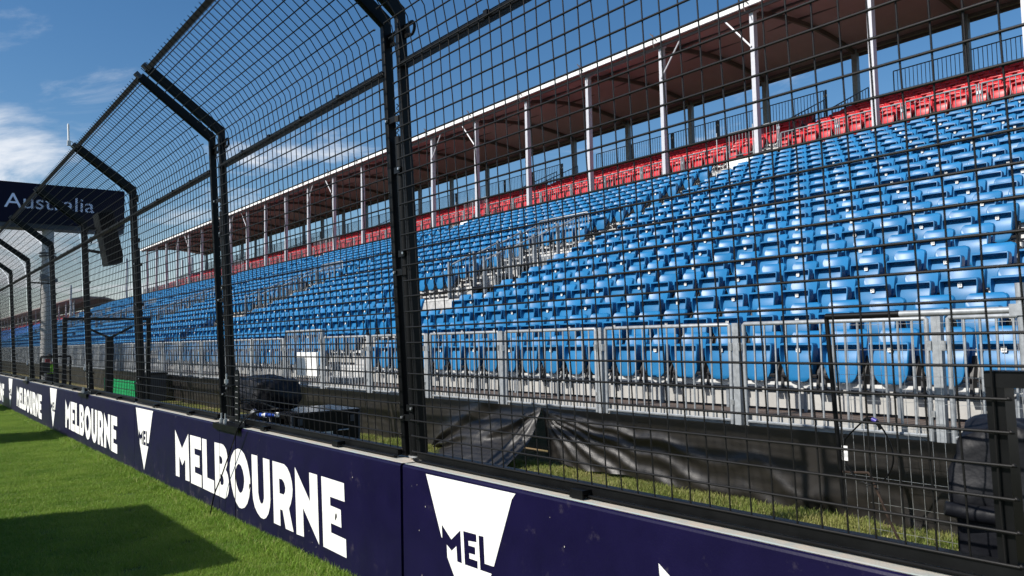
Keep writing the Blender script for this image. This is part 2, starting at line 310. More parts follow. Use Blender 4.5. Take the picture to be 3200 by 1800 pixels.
# ------------------------------------------------------------------ painted concrete wall
XW, XB, HW = 2.78, 3.09, 0.955
WORD=[([(10.374,0.764),(10.072,0.565),(9.819,0.76),(9.76,0.213),(9.921,0.209),(9.937,0.454),(10.056,0.367),(10.187,0.462),(10.17,0.215),(10.326,0.213)],[]),([(9.748,0.752),(9.341,0.753),(9.326,0.615),(9.577,0.613),(9.564,0.546),(9.385,0.544),(9.376,0.413),(9.558,0.41),(9.55,0.342),(9.305,0.337),(9.297,0.203),(9.699,0.204)],[]),([(9.296,0.75),(9.133,0.751),(9.101,0.339),(8.864,0.336),(8.854,0.196),(9.25,0.201)],[]),([(8.856,0.747),(8.619,0.75),(8.569,0.745),(8.529,0.734),(8.494,0.716),(8.47,0.698),(8.451,0.671),(8.437,0.644),(8.431,0.6),(8.435,0.568),(8.446,0.541),(8.485,0.496),(8.45,0.477),(8.421,0.452),(8.392,0.402),(8.38,0.347),(8.388,0.302),(8.405,0.262),(8.43,0.233),(8.478,0.204),(8.527,0.194),(8.813,0.196)],[[(8.688,0.618),(8.632,0.617),(8.598,0.598),(8.588,0.57),(8.604,0.544),(8.627,0.537),(8.678,0.538)],[(8.663,0.43),(8.607,0.43),(8.563,0.41),(8.547,0.376),(8.551,0.344),(8.577,0.325),(8.646,0.323)]]),([(8.117,0.749),(8.223,0.722),(8.307,0.657),(8.351,0.583),(8.358,0.501),(8.339,0.428),(8.297,0.345),(8.232,0.261),(8.158,0.204),(8.076,0.17),(8.001,0.171),(7.917,0.194),(7.844,0.244),(7.793,0.317),(7.766,0.404),(7.766,0.487),(7.805,0.577),(7.856,0.649),(7.934,0.713),(8.023,0.747)],[[(8.091,0.602),(8.149,0.574),(8.182,0.534),(8.191,0.477),(8.176,0.429),(8.149,0.383),(8.103,0.34),(8.067,0.321),(8.026,0.319),(7.978,0.345),(7.948,0.385),(7.931,0.442),(7.938,0.489),(7.97,0.546),(8.023,0.589)]]),([(7.731,0.731),(7.576,0.732),(7.55,0.39),(7.525,0.334),(7.49,0.302),(7.453,0.298),(7.423,0.315),(7.402,0.359),(7.404,0.41),(7.429,0.728),(7.267,0.727),(7.244,0.36),(7.258,0.293),(7.294,0.23),(7.353,0.184),(7.409,0.166),(7.485,0.166),(7.567,0.194),(7.64,0.242),(7.687,0.31),(7.704,0.384)],[]),([(7.193,0.726),(6.916,0.725),(6.849,0.704),(6.787,0.659),(6.744,0.596),(6.727,0.53),(6.736,0.468),(6.768,0.401),(6.808,0.353),(6.708,0.168),(6.881,0.167),(6.952,0.316),(7.011,0.316),(7.001,0.171),(7.156,0.172)],[[(7.033,0.586),(6.959,0.586),(6.913,0.561),(6.888,0.522),(6.892,0.487),(6.923,0.458),(7.021,0.457)]]),([(6.678,0.728),(6.361,0.48),(6.377,0.717),(6.219,0.716),(6.184,0.159),(6.506,0.406),(6.489,0.168),(6.643,0.163)],[]),([(6.139,0.716),(5.728,0.711),(5.717,0.571),(5.976,0.574),(5.972,0.506),(5.787,0.5),(5.776,0.365),(5.964,0.369),(5.958,0.297),(5.7,0.291),(5.691,0.152),(6.105,0.16)],[])]
TRI=([(4.523,0.927),(3.574,0.93),(3.609,0.893),(3.792,0.484),(3.882,0.482),(3.889,0.637),(3.94,0.635),(3.927,0.437),(3.815,0.438),(4.03,0.1),(4.282,0.439),(4.287,0.517),(4.232,0.489),(4.179,0.527),(4.171,0.436),(4.121,0.435),(4.132,0.632),(4.234,0.558),(4.342,0.632),(4.338,0.55),(4.346,0.551)],[[(4.1,0.633),(3.964,0.636),(3.961,0.591),(4.047,0.584),(4.045,0.557),(3.977,0.558),(3.977,0.514),(4.04,0.512),(4.039,0.481),(3.955,0.482),(3.954,0.437),(4.088,0.435)]])

JOINTS = [(-3.35, 0.0), (0.45, 4.845), (4.845, 8.20), (8.20, 8.69), (8.69, 12.46), (12.46, 16.05), (16.05, 16.54), (16.54, 20.26), (20.26, 23.90), (23.90, 24.39), (24.39, 28.10), (28.10, 31.75), (31.75, 32.24), (32.24, 36.0)]
JOINTS[0] = (-3.35, 0.45-0.0)
DESC = {1:'navy concrete wall block with big white MEL triangle, nearest the camera', 2:'navy wall block carrying OURNE, left of the main fence posts', 3:'narrow navy filler block under the perforated bracket, through letters B and O',
        4:'navy wall block carrying MEL then ending at the second white triangle', 5:'navy wall block with the second white triangle and end of a word', 6:'narrow navy filler block under the second perforated bracket',
        7:'navy wall block between the second bracket and the third white triangle', 8:'navy wall block starting with the third white triangle', 9:'narrow navy filler block under the third bracket', 10:'navy wall block beyond the third bracket',
        11:'navy wall block starting with the fourth white triangle', 12:'narrow navy filler block beyond the fourth triangle', 13:'farthest navy wall block at the left edge of the photo', 0:'navy wall block nearest the right edge, under the frame opening'}
def poly_mesh(loops, x):
    vs = []; tl = []
    for lp in loops: tl.append([Vector((p[0], p[1], 0)) for p in lp])
    tris = tessellate_polygon(tl); flat = [p for lp in loops for p in lp]
    return [(x, p[0], p[1]) for p in flat], [tuple(t) for t in tris]
def clip(vs, fs, y0, y1):
    bm = bmesh.new(); bv = [bm.verts.new(v) for v in vs]
    for f in fs:
        try: bm.faces.new([bv[i] for i in f])
        except ValueError: pass
    for co, no in (((0, y0, 0), (0, -1, 0)), ((0, y1, 0), (0, 1, 0))):
        bmesh.ops.bisect_plane(bm, geom=bm.verts[:]+bm.edges[:]+bm.faces[:], plane_co=co, plane_no=no, clear_outer=True)
    for f in bm.faces:
        f.normal_update()
        if f.normal.x > 0: f.normal_flip()
    vs = [tuple(v.co) for v in bm.verts]; bm.verts.index_update(); fs = [tuple(v.index for v in f.verts) for f in bm.faces]; bm.free(); return vs, fs
PER = 7.85
word_polys = []; tri_polys = []
for k in range(-1, 4):
    for outer, holes in WORD:
        word_polys.append([[(p[0]+k*PER, p[1]) for p in lp] for lp in [outer]+holes])
for k in range(-1, 4):
    tri_polys.append([[(p[0]+k*PER, p[1]) for p in lp] for lp in [TRI[0]]+TRI[1]])
for i, (y0, y1) in enumerate(JOINTS):
    w = thing('concrete_wall_block', DESC[i], 'wall block', (0, y0, 0), 0, 'navy painted wall blocks under the fence')
    g = 0.006 if y1-y0 > 1 else 0.002
    a0, a1 = g, y1-y0-(0.016 if i in (1,) else g)
    if i == 2: a1 -= 0.012; a0 += 0.012
    c = 0.016
    b = MB()
    prof = [(XW, 0), (XW, HW-c), (XW+c*.3, HW-c*.35), (XW+c, HW), (XB-c, HW), (XB, HW-c), (XB, -0.1), (XW, -0.1)]
    b.prism(prof, 'y', a0, a1)
    me = b.mesh('wall_body', [NAVY, CONC]); fixn(me)
    for p in me.polygons:
        if p.normal.z > 0.9 or p.center.x > XB-0.02: p.material_index = 1
    obj('wall_body', me, w)
    # worn strip of overpaint along the top front edge
    b = MB(); n = int((a1-a0)/0.05)+1; R = random.Random(i); vs = []; fs = []
    for j in range(n+1):
        yy = a0+(a1-a0)*j/n; ww = 0.012+0.020*abs(noise.noise(Vector((yy*2.2+i*7, 3, 0))))+0.008*R.random()
        vs += [(XW+c*0.9, yy, HW+0.0025), (XW+c*0.9+ww, yy, HW+0.0025)]
    fs = [(2*j, 2*j+1, 2*j+3, 2*j+2) for j in range(n)]; b.add(vs, fs); b.build('worn_paint_edge', TEAL, w)
    for polys, nm in ((word_polys, 'painted_lettering'), (tri_polys, 'painted_triangle')):
        b = MB()
        for loops in polys:
            ys = [p[0] for p in loops[0]]
            if max(ys) < y0+a0 or min(ys) > y0+a1: continue
            vs, fs = poly_mesh(loops, XW-0.003)
            vs, fs = clip(vs, fs, y0+a0+0.002, y0+a1-0.002)
            b.add([(v[0], v[1]-y0, v[2]) for v in vs], fs)
        if b.f: b.build(nm, LETTER, w)
    # chips and scuffs
    if i in (1, 2, 4):
        b = MB(); R = random.Random(i*5)
        for q in range(26 if i != 3 else 5):
            yy = R.uniform(a0+.05, a1-.05); zz = R.uniform(.1, .93); s_ = R.uniform(.0015, .0045)
            b.add([(XW-.0045, yy-s_, zz-s_), (XW-.0045, yy+s_*.7, zz-s_*.8), (XW-.0045, yy+s_, zz+s_*.9), (XW-.0045, yy-s_*.6, zz+s_)], [(0,3,2,1)])
        b.build('paint_chips', CONC, w)['kind'] = 'stuff'
b = MB()
wb2 = [o for o in bpy.data.objects if o.get('label') == DESC[2]][0]; HOLE_SHADE = mat('painted_hole_shade', (0.03, 0.028, 0.026), 0.9)  # dark patches on the flat face paint the shade inside broken holes
for (yy, zz) in ((5.87, 0.437), (7.78, 0.42)):
    b = MB(); R = random.Random(4); pts = [(XW-.006, yy+cos(t*pi/4.5)*R.uniform(.008, .022), zz+sin(t*pi/4.5)*R.uniform(.012, .035)) for t in range(9)]
    b.add(pts, [tuple(range(8, -1, -1))]); b.build('broken_hole', HOLE_SHADE, wb2, (0, -4.845, 0))

# ------------------------------------------------------------------ debris fence
XF, ZF = 2.93, 0.97            # front of posts at the wall top
LEAN = 0.045; HB = 3.15        # post height to the bend
ODX, ODZ = -0.74, 0.575        # overhang
def prof_pt(h):                # point on the front face of a post, h = height above the wall top
    return (-LEAN*h, h)
BX, BZ = prof_pt(HB)
mesh_path = []
H1 = HB-0.30
for k in range(7): mesh_path.append((-LEAN*H1*k/6-0.03, H1*k/6))
od = Vector((ODX, ODZ)).normalized(); lo = Vector((-LEAN, 1)).normalized()
p0 = Vector((mesh_path[-1][0], H1)); p2 = Vector((BX-0.03, HB-0.035))+od*0.26; pc = Vector((BX-0.03, HB-0.04))
for k in range(1, 7):
    t = k/6; q = p0*(1-t)**2+pc*2*t*(1-t)+p2*t*t; mesh_path.append((q.x, q.y))
tipf = Vector((BX-0.03+ODX, HB-0.04+ODZ))
for k in (0.5, 1.0): q = p2.lerp(tipf+od*0.05, k); mesh_path.append((q.x, q.y))
def path_at(s):
    acc = 0
    for a, b_ in zip(mesh_path, mesh_path[1:]):
        l = math.hypot(b_[0]-a[0], b_[1]-a[1])
        if acc+l >= s: t = (s-acc)/l; return (a[0]+(b_[0]-a[0])*t, a[1]+(b_[1]-a[1])*t)
        acc += l
    return mesh_path[-1]
PL = sum(math.hypot(b_[0]-a[0], b_[1]-a[1]) for a, b_ in zip(mesh_path, mesh_path[1:]))
def panel_parts(root, L, cut=None, seed=1):
    """fence panel from local y=0 to y=L; cut=(y,z) leaves a camera opening at the y=0 end below z"""
    R = random.Random(seed)
    def post(y, z0=0.0):
        b = MB(); w, d = 0.052, 0.068
        x0, h0 = prof_pt(z0)
        # vertical leg
        k = 0.020
        fr = [(x0, h0), (BX, HB-0.02), (BX+ODX-0.02, HB-0.02+ODZ), (BX+ODX+0.035, HB+ODZ+0.055), (BX+d, HB+0.06), (x0+d, h0)]
        b.prism(fr, 'y', y-w/2, y+w/2)
        o = obj('end_post', None, root); me = b.mesh('end_post', BLACK); fixn(me)
        o2 = bpy.data.objects.new('end_post', me); bpy.data.objects.remove(o); COL.objects.link(o2); o2.parent = root
        md = o2.modifiers.new('bevel', 'BEVEL'); md.width = 0.008; md.segments = 2; md.limit_method = 'ANGLE'
        b = MB(); tx, tz = BX+ODX-0.005, HB+ODZ+0.015
        b.beam((tx-0.02, y, tz-0.005), (tx+0.008, y, tz+0.026), 0.07, 0.07, (0, 1, 0)); b.build('post_cap', DARK, o2)
        b = MB(); zz = HB-0.12; xx = prof_pt(zz)[0]+0.055
        b.box(xx-0.008, xx+0.008, y-w/2-0.05, y-w/2, zz-0.05, zz+0.05)
        b.tube([(xx, y-w/2-0.085+0.048*cos(t*pi/8), zz+0.048*sin(t*pi/8)) for t in range(16)], 0.011, 6, closed=True)
        b.build('lifting_eye', BLACK, o2, smooth=40)
        return o2
    post(0.0 if not cut else 0.0); post(L)
    b = MB()
    ys = [0.035]; n = int((L-0.07)/0.108)
    ys = [0.035+(L-0.07)*i/n for i in range(n+1)]
    for y in ys:
        pts = []; wob = 0; s = 0.0
        kink = R.random() < 0.22
        for k in range(17):
            s = PL*k/16 if k < 16 else PL
            x, z = path_at(s)
            if k in (0, 16): wob = 0
            elif kink: wob = R.uniform(-0.012, 0.012)
            else: wob = R.uniform(-0.003, 0.003)
            pts.append((x+0.006, y+wob, z+0.02 if k == 0 else z))
        if cut and y < cut[0]:
            pts = [p for p in pts if p[2] > cut[1]]; pts = [(prof_pt(cut[1])[0]-0.024, y, cut[1])]+pts
        b.tube(pts, 0.0040, 5, cap=False)
    s = 0.055
    while s < PL-0.02:
        x, z = path_at(s); y0 = -0.028; y1 = L+0.028
        if cut and z < cut[1]: y0 = cut[0]-0.045
        b.tube([(x-0.002, y0, z), (x-0.002, y1, z)], 0.0058, 6)
        for ye in (y0, y1):     # welded bead
            b.tube([(x+0.004, ye-0.012, z-0.002), (x+0.004, ye, z+0.002), (x+0.004, ye+0.012, z-0.002)], [0.003, 0.0085, 0.003], 6)
        s += 0.1085
    # doubled selvedge wires by the posts
    for ye in (0.052, L-0.052):
        if cut and ye < cut[0]: continue
        b.tube([(path_at(PL*k/16)[0]+0.012, ye+R.uniform(-.006, .006), path_at(PL*k/16)[1]) for k in range(1, 12)], 0.0026, 5, cap=False)
    b.build('wire_mesh', WIRE, root, smooth=80)
    b = MB(); x, z = tipf.x+0.035, tipf.y+0.035; b.beam((x, 0.03, z), (x, L-0.03, z), 0.035, 0.05, (1, 0, 0.8)); b.build('top_rail', BLACK, root)
    b = MB(); x, z = prof_pt(2.80); b.beam((x+0.045, 0.03, z), (x+0.045, L-0.03, z), 0.05, 0.055, (1, 0, 0))
    b.tube([(x-0.006, 0.0, z-0.01), (x-0.006, L, z-0.01)], 0.008, 6); b.tube([(x-0.006, 0.0, z-0.034), (x-0.006, L, z-0.034)], 0.005, 6)
    for k in range(1, 5): b.box(x-0.022, x+0.02, L*k/5-0.02, L*k/5+0.02, z-0.035, z+0.012)
    b.build('mid_rail', BLACK, root)
    b = MB(); y0 = 0.03
    b.box(-0.03, 0.05, y0, L-0.03, 0.004, 0.050); b.box(-0.052, -0.032, y0, L-0.03, -0.008, 0.003); b.tube([(-0.058, y0, 0.002), (-0.058, L-0.03, 0.002)], 0.006, 6)
    for k in (0.25, 0.68): b.box(-0.090, -0.031, L*k-0.05, L*k+0.05, 0.010, 0.034); b.box(-0.098, -0.090, L*k-0.05, L*k+0.05, -0.010, 0.034)
    b.build('bottom_rail', BLACK, root)
    if cut:
        cy, cz = cut; x = prof_pt(0.0)[0]
        b = MB(); b.beam((x+0.03, cy, 0.0), (prof_pt(cz)[0]+0.03, cy, cz), 0.058, 0.08, (0, 1, 0)); b.beam((prof_pt(cz)[0]+0.028, 0.0, cz+0.005), (prof_pt(cz)[0]+0.028, cy+0.03, cz+0.005), 0.078, 0.055, (1, 0, 0))
        b.build('opening_frame', BLACK, root)
JP = [1.05+3.92*n for n in range(0, 10)]
G = 0.105
lab_p = ['debris fence panel with curved mesh top, between the main posts and the right edge', 'debris fence panel left of the main posts, between them and the next pair', 'debris fence panel, third from the right, with dark overhanging mesh',
 'debris fence panel holding the speaker at its far post', 'debris fence panel just beyond the speaker post', 'debris fence panel in front of the gantry column', 'debris fence panel beyond the gantry column', 'second to last debris fence panel at the left edge', 'farthest debris fence panel at the left edge of the photo']
proto = None; GP = 'black debris fence panels on the wall'
# near panel with the photographers' opening
r0 = thing('debris_fence_panel', lab_p[0], 'fence panel', (XF, -0.55, ZF), 0, GP)
panel_parts(r0, 4.97-G+0.55, cut=(1.67, 0.655), seed=5)
for n in range(1, 9):
    if proto is None:
        proto = thing('debris_fence_panel', lab_p[n], 'fence panel', (XF, JP[n]+G, ZF), 0, GP); panel_parts(proto, 3.92-2*G, seed=9); r = proto
    else:
        r = copy_tree(proto); r['label'] = lab_p[n]; r.location = (XF, JP[n]+G+(0.12 if n == 2 else 0.04), ZF)
# round poles between panels, with clamps
pr = thing('fence_pole', 'thick round black pole between the two main fence posts', 'fence pole', (XF, JP[1], ZF), 0, 'round poles between fence panels')
b = MB(); b.tube([(0.045, 0, 0.0), (-LEAN*2.3+0.045, 0, 2.3)], 0.038, 14); b.build('pole', BLACK, pr, smooth=40)
b = MB(); b.tube([(0.045, 0, 0.0), (0.045-LEAN*.3, 0, 0.3)], 0.047, 14); b.tube([(0.045, 0, 0.0), (0.045, 0, 0.012)], 0.058, 12, mi=1); b.build('socket', [BLACK, ZINC], pr, smooth=40)
def clampmesh(z, side):
    b = MB(); x = 0.045-LEAN*z; s_ = side
    loop = [(x-0.047, s_*0.065), (x-0.047, -s_*0.02), (x-0.03, -s_*0.045), (x, -s_*0.052), (x+0.04, -s_*0.03), (x+0.045, s_*0.065)]
    for a, c in zip(loop, loop[1:]): b.beam((a[0], a[1], z), (c[0], c[1], z), 0.045, 0.008, (0, 0, 1))
    b.box(x-0.062, x-0.046, min(s_*0.05, s_*0.085), max(s_*0.05, s_*0.085), z-0.014, z+0.014)
    b.tube([(x-0.055, s_*0.07, z), (x-0.072, s_*0.07, z)], 0.010, 6, mi=1)
    return b
for z, s_ in ((0.28, 1), (0.35, -1), (1.32, 1), (1.45, -1), (2.05, -1), (2.42, 1)): clampmesh(z, s_).build('clamp', [BLACK, ZINC], pr)
b = MB(); b.tube([(-LEAN*2.5+0.04+0.008*cos(k*1.4), 0.012*sin(k*1.4), 2.28+0.008*k) for k in range(34)], 0.0035, 4); b.tube([(-0.06, 0.0, 2.5), (-0.065, -0.03, 2.56), (-0.07, -0.07, 2.55), (-0.07, -0.08, 2.3), (-0.07, -0.14, 2.27)], 0.004, 4)
b.build('safety_tether', BLACK, pr)
lp = ['second', 'third', 'fourth', 'fifth', 'sixth', 'seventh', 'eighth']
for n in range(2, 9):
    r = copy_tree(pr); r.location = (XF, JP[n], ZF); r['label'] = 'round black pole at the %s fence joint to the left of the main posts' % ORD[n-2]
# perforated brackets with bolts on the filler blocks
br = thing('wall_bracket', 'black perforated steel bracket with shiny bolts on the nearest filler block', 'bracket', (XW, 8.02, HW), 0, 'perforated brackets on the wall')
b = MB(); b.box(-0.03, 0.16, 0.0, 0.78, 0.003, 0.013); b.box(-0.038, -0.030, 0.0, 0.78, -0.05, 0.013); b.build('base_plate', BLACK, br)
b = MB(); b.box(0.05, 0.062, 0.23, 0.35, 0.013, 0.52); b.prism([(0.29+0.06*cos(t*pi/8), 0.52+0.06*sin(t*pi/8)) for t in range(9)], 'x', 0.05, 0.062); b.box(0.05, 0.062, 0.05, 0.23, 0.013, 0.07); b.build('upright', BLACK, br)
b = MB()
for k in range(9):
    for q in (0.265, 0.29, 0.315): b.box(0.0475, 0.0498, q-0.004, q+0.004, 0.06+0.058*k-0.004, 0.06+0.058*k+0.004)
for k in range(3): b.box(0.0475, 0.0498, 0.08+0.05*k, 0.088+0.05*k, 0.05, 0.058)
b.build('hole_dot', ALU, br)
for yy, zz in ((0.55, 0.0), (0.68, 0.0), (0.52, 0.42)):
    b = MB(); b.tube([(0.02, yy, zz+0.0), (0.02, yy, zz+0.115)], 0.009, 8); b.tube([(0.02, yy, zz+0.013), (0.02, yy, zz+0.055)], 0.021, 6); b.build('bolt', ZINC, br)
b = MB(); b.box(0.0, 0.06, 0.30, 0.58, 0.405, 0.418); b.build('clip_plate', BLACK, br)
for k in (1, 2):
    r = copy_tree(br); r.location = (XW, 8.02+PER*k, HW); r['label'] = 'perforated bracket on the %s filler block, %s' % (('second', 'behind the second word') if k == 1 else ('third', 'below the gantry column'))
# cable over the wall into the grass
b = MB(); pts = [(3.02, 7.35, 1.16), (2.95, 7.45, 1.17), (2.82, 7.62, 1.15), (2.73, 7.74, 1.09), (2.70, 7.88, 0.98), (2.70, 8.05, 0.80), (2.70, 8.22, 0.62), (2.70, 8.40, 0.43), (2.67, 8.52, 0.24), (2.64, 8.57, 0.0)]
def smooth(pts, n=6):
    P = [Vector(p) for p in pts]; o = []
    for i in range(len(P)-1):
        a, b_, c, d = P[max(i-1, 0)], P[i], P[i+1], P[min(i+2, len(P)-1)]
        for k in range(n):
            t = k/n; o.append(0.5*((2*b_)+(c-a)*t+(2*a-5*b_+4*c-d)*t*t+(3*b_-a-3*c+d)*t**3))
    return o+[P[-1]]
b.tube(smooth(pts), 0.0075, 6); tag(b.build('cable', BLACK, smooth=60), 'black cable hanging over the wall across the letters into the grass', 'cable')

# ------------------------------------------------------------------ grandstand
def Xr(r): return 6.77+0.81*r
def Zt(r): return 0.62+0.331*r+(0.20 if r >= 19 else 0.0)
YEND = 112.0; Y0S = -2.0
def gap(r, y):
    """True where row r has no seat at y: stair gangways every 16 m, wider openings across rows 5 to 10"""
    t = (y-7.65) % 16-8.0
    if r <= 2: return abs(t) < 0.82
    if r == 3: return False
    if r in (5, 6): return -1.2 < t < 4.4
    if 7 <= r <= 10: return -1.2 < t < 2.85
    return abs(t) < 0.79
def spans(r, y0, y1, fn):
    """continuous runs without gap"""
    out = []; st = None; y = y0
    while y < y1:
        g_ = fn(r, y)
        if not g_ and st is None: st = y
        if g_ and st is not None: out.append((st, y)); st = None
        y += 0.05
    if st is not None: out.append((st, y1))
    return out
gs = thing('grandstand', 'long temporary grandstand with a low roof on white columns beside the track', 'grandstand', (6.8, -2, 0.12))
GO = Vector((6.8, -2, 0.12))
def gbuild(b, name, mats, parent=None, smooth=None):
    par = parent or gs
    b.v = [(v[0]-GO.x, v[1]-GO.y, v[2]-GO.z) for v in b.v]
    return b.build(name, mats, par, smooth=smooth)
hole = lambda r, y: (7 <= r <= 10) and (1.05 < ((y-7.65) % 16-8.0) < 2.60)
b = MB()
for r in range(1, 28):
    x, z = Xr(r), Zt(r)
    for a, c in spans(r, Y0S, YEND, hole if r < 19 else (lambda r, y: False)):
        x0 = x-0.42 if r > 1 else 6.86
        b.box(x0, x+0.387, a, c, z-0.04, z, 0)
        b.box(x0-0.012, x0+0.03, a, c, z-0.055, z+0.004, 1)
        if r < 27: b.box(x+0.39, x+0.402, a, c, z-0.2, z+0.29+(0.2 if r == 18 else 0), 2)
gbuild(b, 'terrace', [PLY, ALU, STEP])
b = MB()
for r in list(range(1, 19))+list(range(20, 27)):
    x, z = Xr(r), Zt(r)
    for a, c in spans(r, Y0S, YEND, gap):
        b.box(x+0.06, x+0.12, a, c, z+0.255, z+0.315, 0); b.box(x+0.13, x+0.17, a, c, z+0.12, z+0.17, 0)
        if r <= 4: b.box(x+0.10, x+0.125, a, c, z+0.03, z+0.19, 2)
        if r < 8 or r > 19:
            y = a+0.3
            while y < c: b.box(x+0.09, x+0.13, y, y+0.04, z, z+0.26, 1); y += 1.0
gbuild(b, 'seat_rail', [ALU, GALVD, KICK])
b = MB()
for k in range(0, 7):
    yc = 15.65+16*k
    for r in range(1, 19):
        x, z = Xr(r), Zt(r); h = Zt(r+1)-z; ya, yb = (yc-1.05, yc+0.95) if 5 <= r <= 10 else (yc-0.74, yc+0.74)
        for q in (1, 2): b.box(x+0.39-0.27*(3-q)+0.0, x+0.39, ya, yb, z+0.002+h*(q-1)/3, z+h*q/3, 0)
    for r in range(20, 27):
        x, z = Xr(r), Zt(r); b.box(x+0.0, x+0.39, yc-0.74, yc+0.74, z+0.002, z+0.165, 0)
    # the way in below the tier: back wall, floor and steps down
    x0, x1 = Xr(6)+0.40, Xr(11)-0.44
    b.box(x1, x1+0.02, yc+1.05, yc+2.6, 0.3, Zt(11)-0.06, 1); b.box(x0, x1, yc+1.03, yc+1.045, 0.3, Zt(6)+0.1, 1)
    for q in range(6): b.box(x0+0.02+0.27*q, x0+0.29+0.27*q, yc+1.1, yc+2.55, 0.4, Zt(6)-0.10-0.17*q, 0)
    for q in range(7): b.box(x1-0.03, x1-0.003, yc+1.1+0.2*q, yc+1.16+0.2*q, 1.2, Zt(11)-0.10, 0)
gbuild(b, 'stair_steps', [STEP, GALVD])
b = MB(); b.box(6.845, 6.86, Y0S, YEND, 0.87, 0.985)
y = Y0S
gbuild(b, 'kick_board', KICK)
b = MB(); b.box(21.99, 22.01, Y0S, YEND, Zt(18)+0.0, Zt(18)+0.55); gbuild(b, 'tier_wall', ALU)
# roof
COLY = [3.40+3.93*k for k in range(0, 24)]
RY0, RY1 = -1.5, 95.6
def roofprof(t): # t 0..1 front to back -> x, z of the membrane
    return 21.80+6.95*t, 12.50+0.62*sin(pi*min(1, t*1.08))**0.8 if t < 0.92 else 12.62-0.2*(t-0.92)/0.08
RP = [(0, 12.52), (0.06, 12.63), (0.15, 12.77), (0.3, 12.88), (0.45, 12.90), (0.6, 12.84), (0.75, 12.72), (0.9, 12.56), (1.0, 12.45)]
b = MB(); vs = []
for t, z in RP: vs.append((21.80+6.95*t, z-0.08))
ny = 98; R = random.Random(2)
V = []; F = []
for j in range(ny+1):
    y = RY0+(RY1-RY0)*j/ny; u = ((y-COLY[0])/3.93) % 1; sag = -0.10*sin(pi*u)
    for i, (x, z) in enumerate(vs): V.append((x, y, z+(sag if 0 < i < len(vs)-1 else 0)))
nx = len(vs)
for j in range(ny):
    for i in range(nx-1): F.append((j*nx+i, j*nx+i+1, (j+1)*nx+i+1, (j+1)*nx+i))
top = [(v[0], v[1], v[2]+0.03) for v in V]; o = len(V)
b.add(V+top, F+[tuple(o+i for i in reversed(f)) for f in F])
roof = gbuild(b, 'roof_membrane', CANV, smooth=50)
b = MB(); b.box(21.72, 21.80, RY0, RY1, 12.41, 12.64); gbuild(b, 'roof_edge', WHITE, None)
b = MB(); b.box(28.74, 28.80, RY0, RY1, 12.20, 12.42); b.box(21.9, 21.98, RY0, RY1, 12.28, 12.38); b.box(28.45, 28.6, RY0, RY1, 12.26, 12.38)
for q in (0.22, 0.45, 0.7):
    zz = 12.40+0.36*sin(pi*q); b.box(21.8+6.95*q-0.04, 21.8+6.95*q+0.04, RY0, RY1, zz-0.02, zz+0.06)
gbuild(b, 'purlin', BEAM)
for i, y in enumerate(COLY+[99.6, 103.5]):
    b = MB(); b.box(22.0, 22.20, y-0.075, y+0.075, 7.35, 12.34)
    if y < 96: b.box(22.05, 22.2, y-0.16, y+0.16, 12.30, 12.42)
    else: b.box(28.4, 28.6, y-0.1, y+0.1, 9.6, 12.42)
    c = gbuild(b, 'front_column', PALE)
    if y > 96: continue
    b = MB(); b.box(28.38, 28.58, y-0.1, y+0.1, 9.7, 12.4); b.tube([(28.34, y-0.13, 12.2), (28.32, y-0.17, 12.0), (28.35, y-0.12, 11.8)], 0.02, 5); gbuild(b, 'rear_column', GALVD)
    b = MB(); last = None
    for t in range(9):
        q = t/8; p = (22.1+6.35*q, y, 12.26+0.36*sin(pi*q)**0.75)
        if last: b.beam(last, p, 0.09, 0.16, (0, 1, 0))
        last = p
    gbuild(b, 'roof_rib', BEAM)
    if i % 4 in (0,):
        for y1, s_ in ((y, -1), (y-3.93, 1)) if i else ():
            b = MB(); b.tube([(21.98, y1+s_*0.03, 11.15), (21.95, y1+s_*1.05, 12.36)], 0.032, 6); gbuild(b, 'brace', PALE)
    # joint hook at the roof edge
    b = MB(); b.tube([(21.70, y+0.05, 12.75), (21.68, y+0.07, 12.45), (21.72, y+0.02, 12.25)], 0.016, 5); b.beam((21.66, y+0.15, 12.80), (21.68, y-0.12, 12.48), 0.03, 0.03); gbuild(b, 'edge_clip', BEAM)
b = MB()
for i in range(0, 23, 4):
    y = COLY[i]; b.tube([(21.97, y, 12.28), (21.97, y+3.93, 12.28)], 0.028, 6)
gbuild(b, 'edge_tube', GALVD)

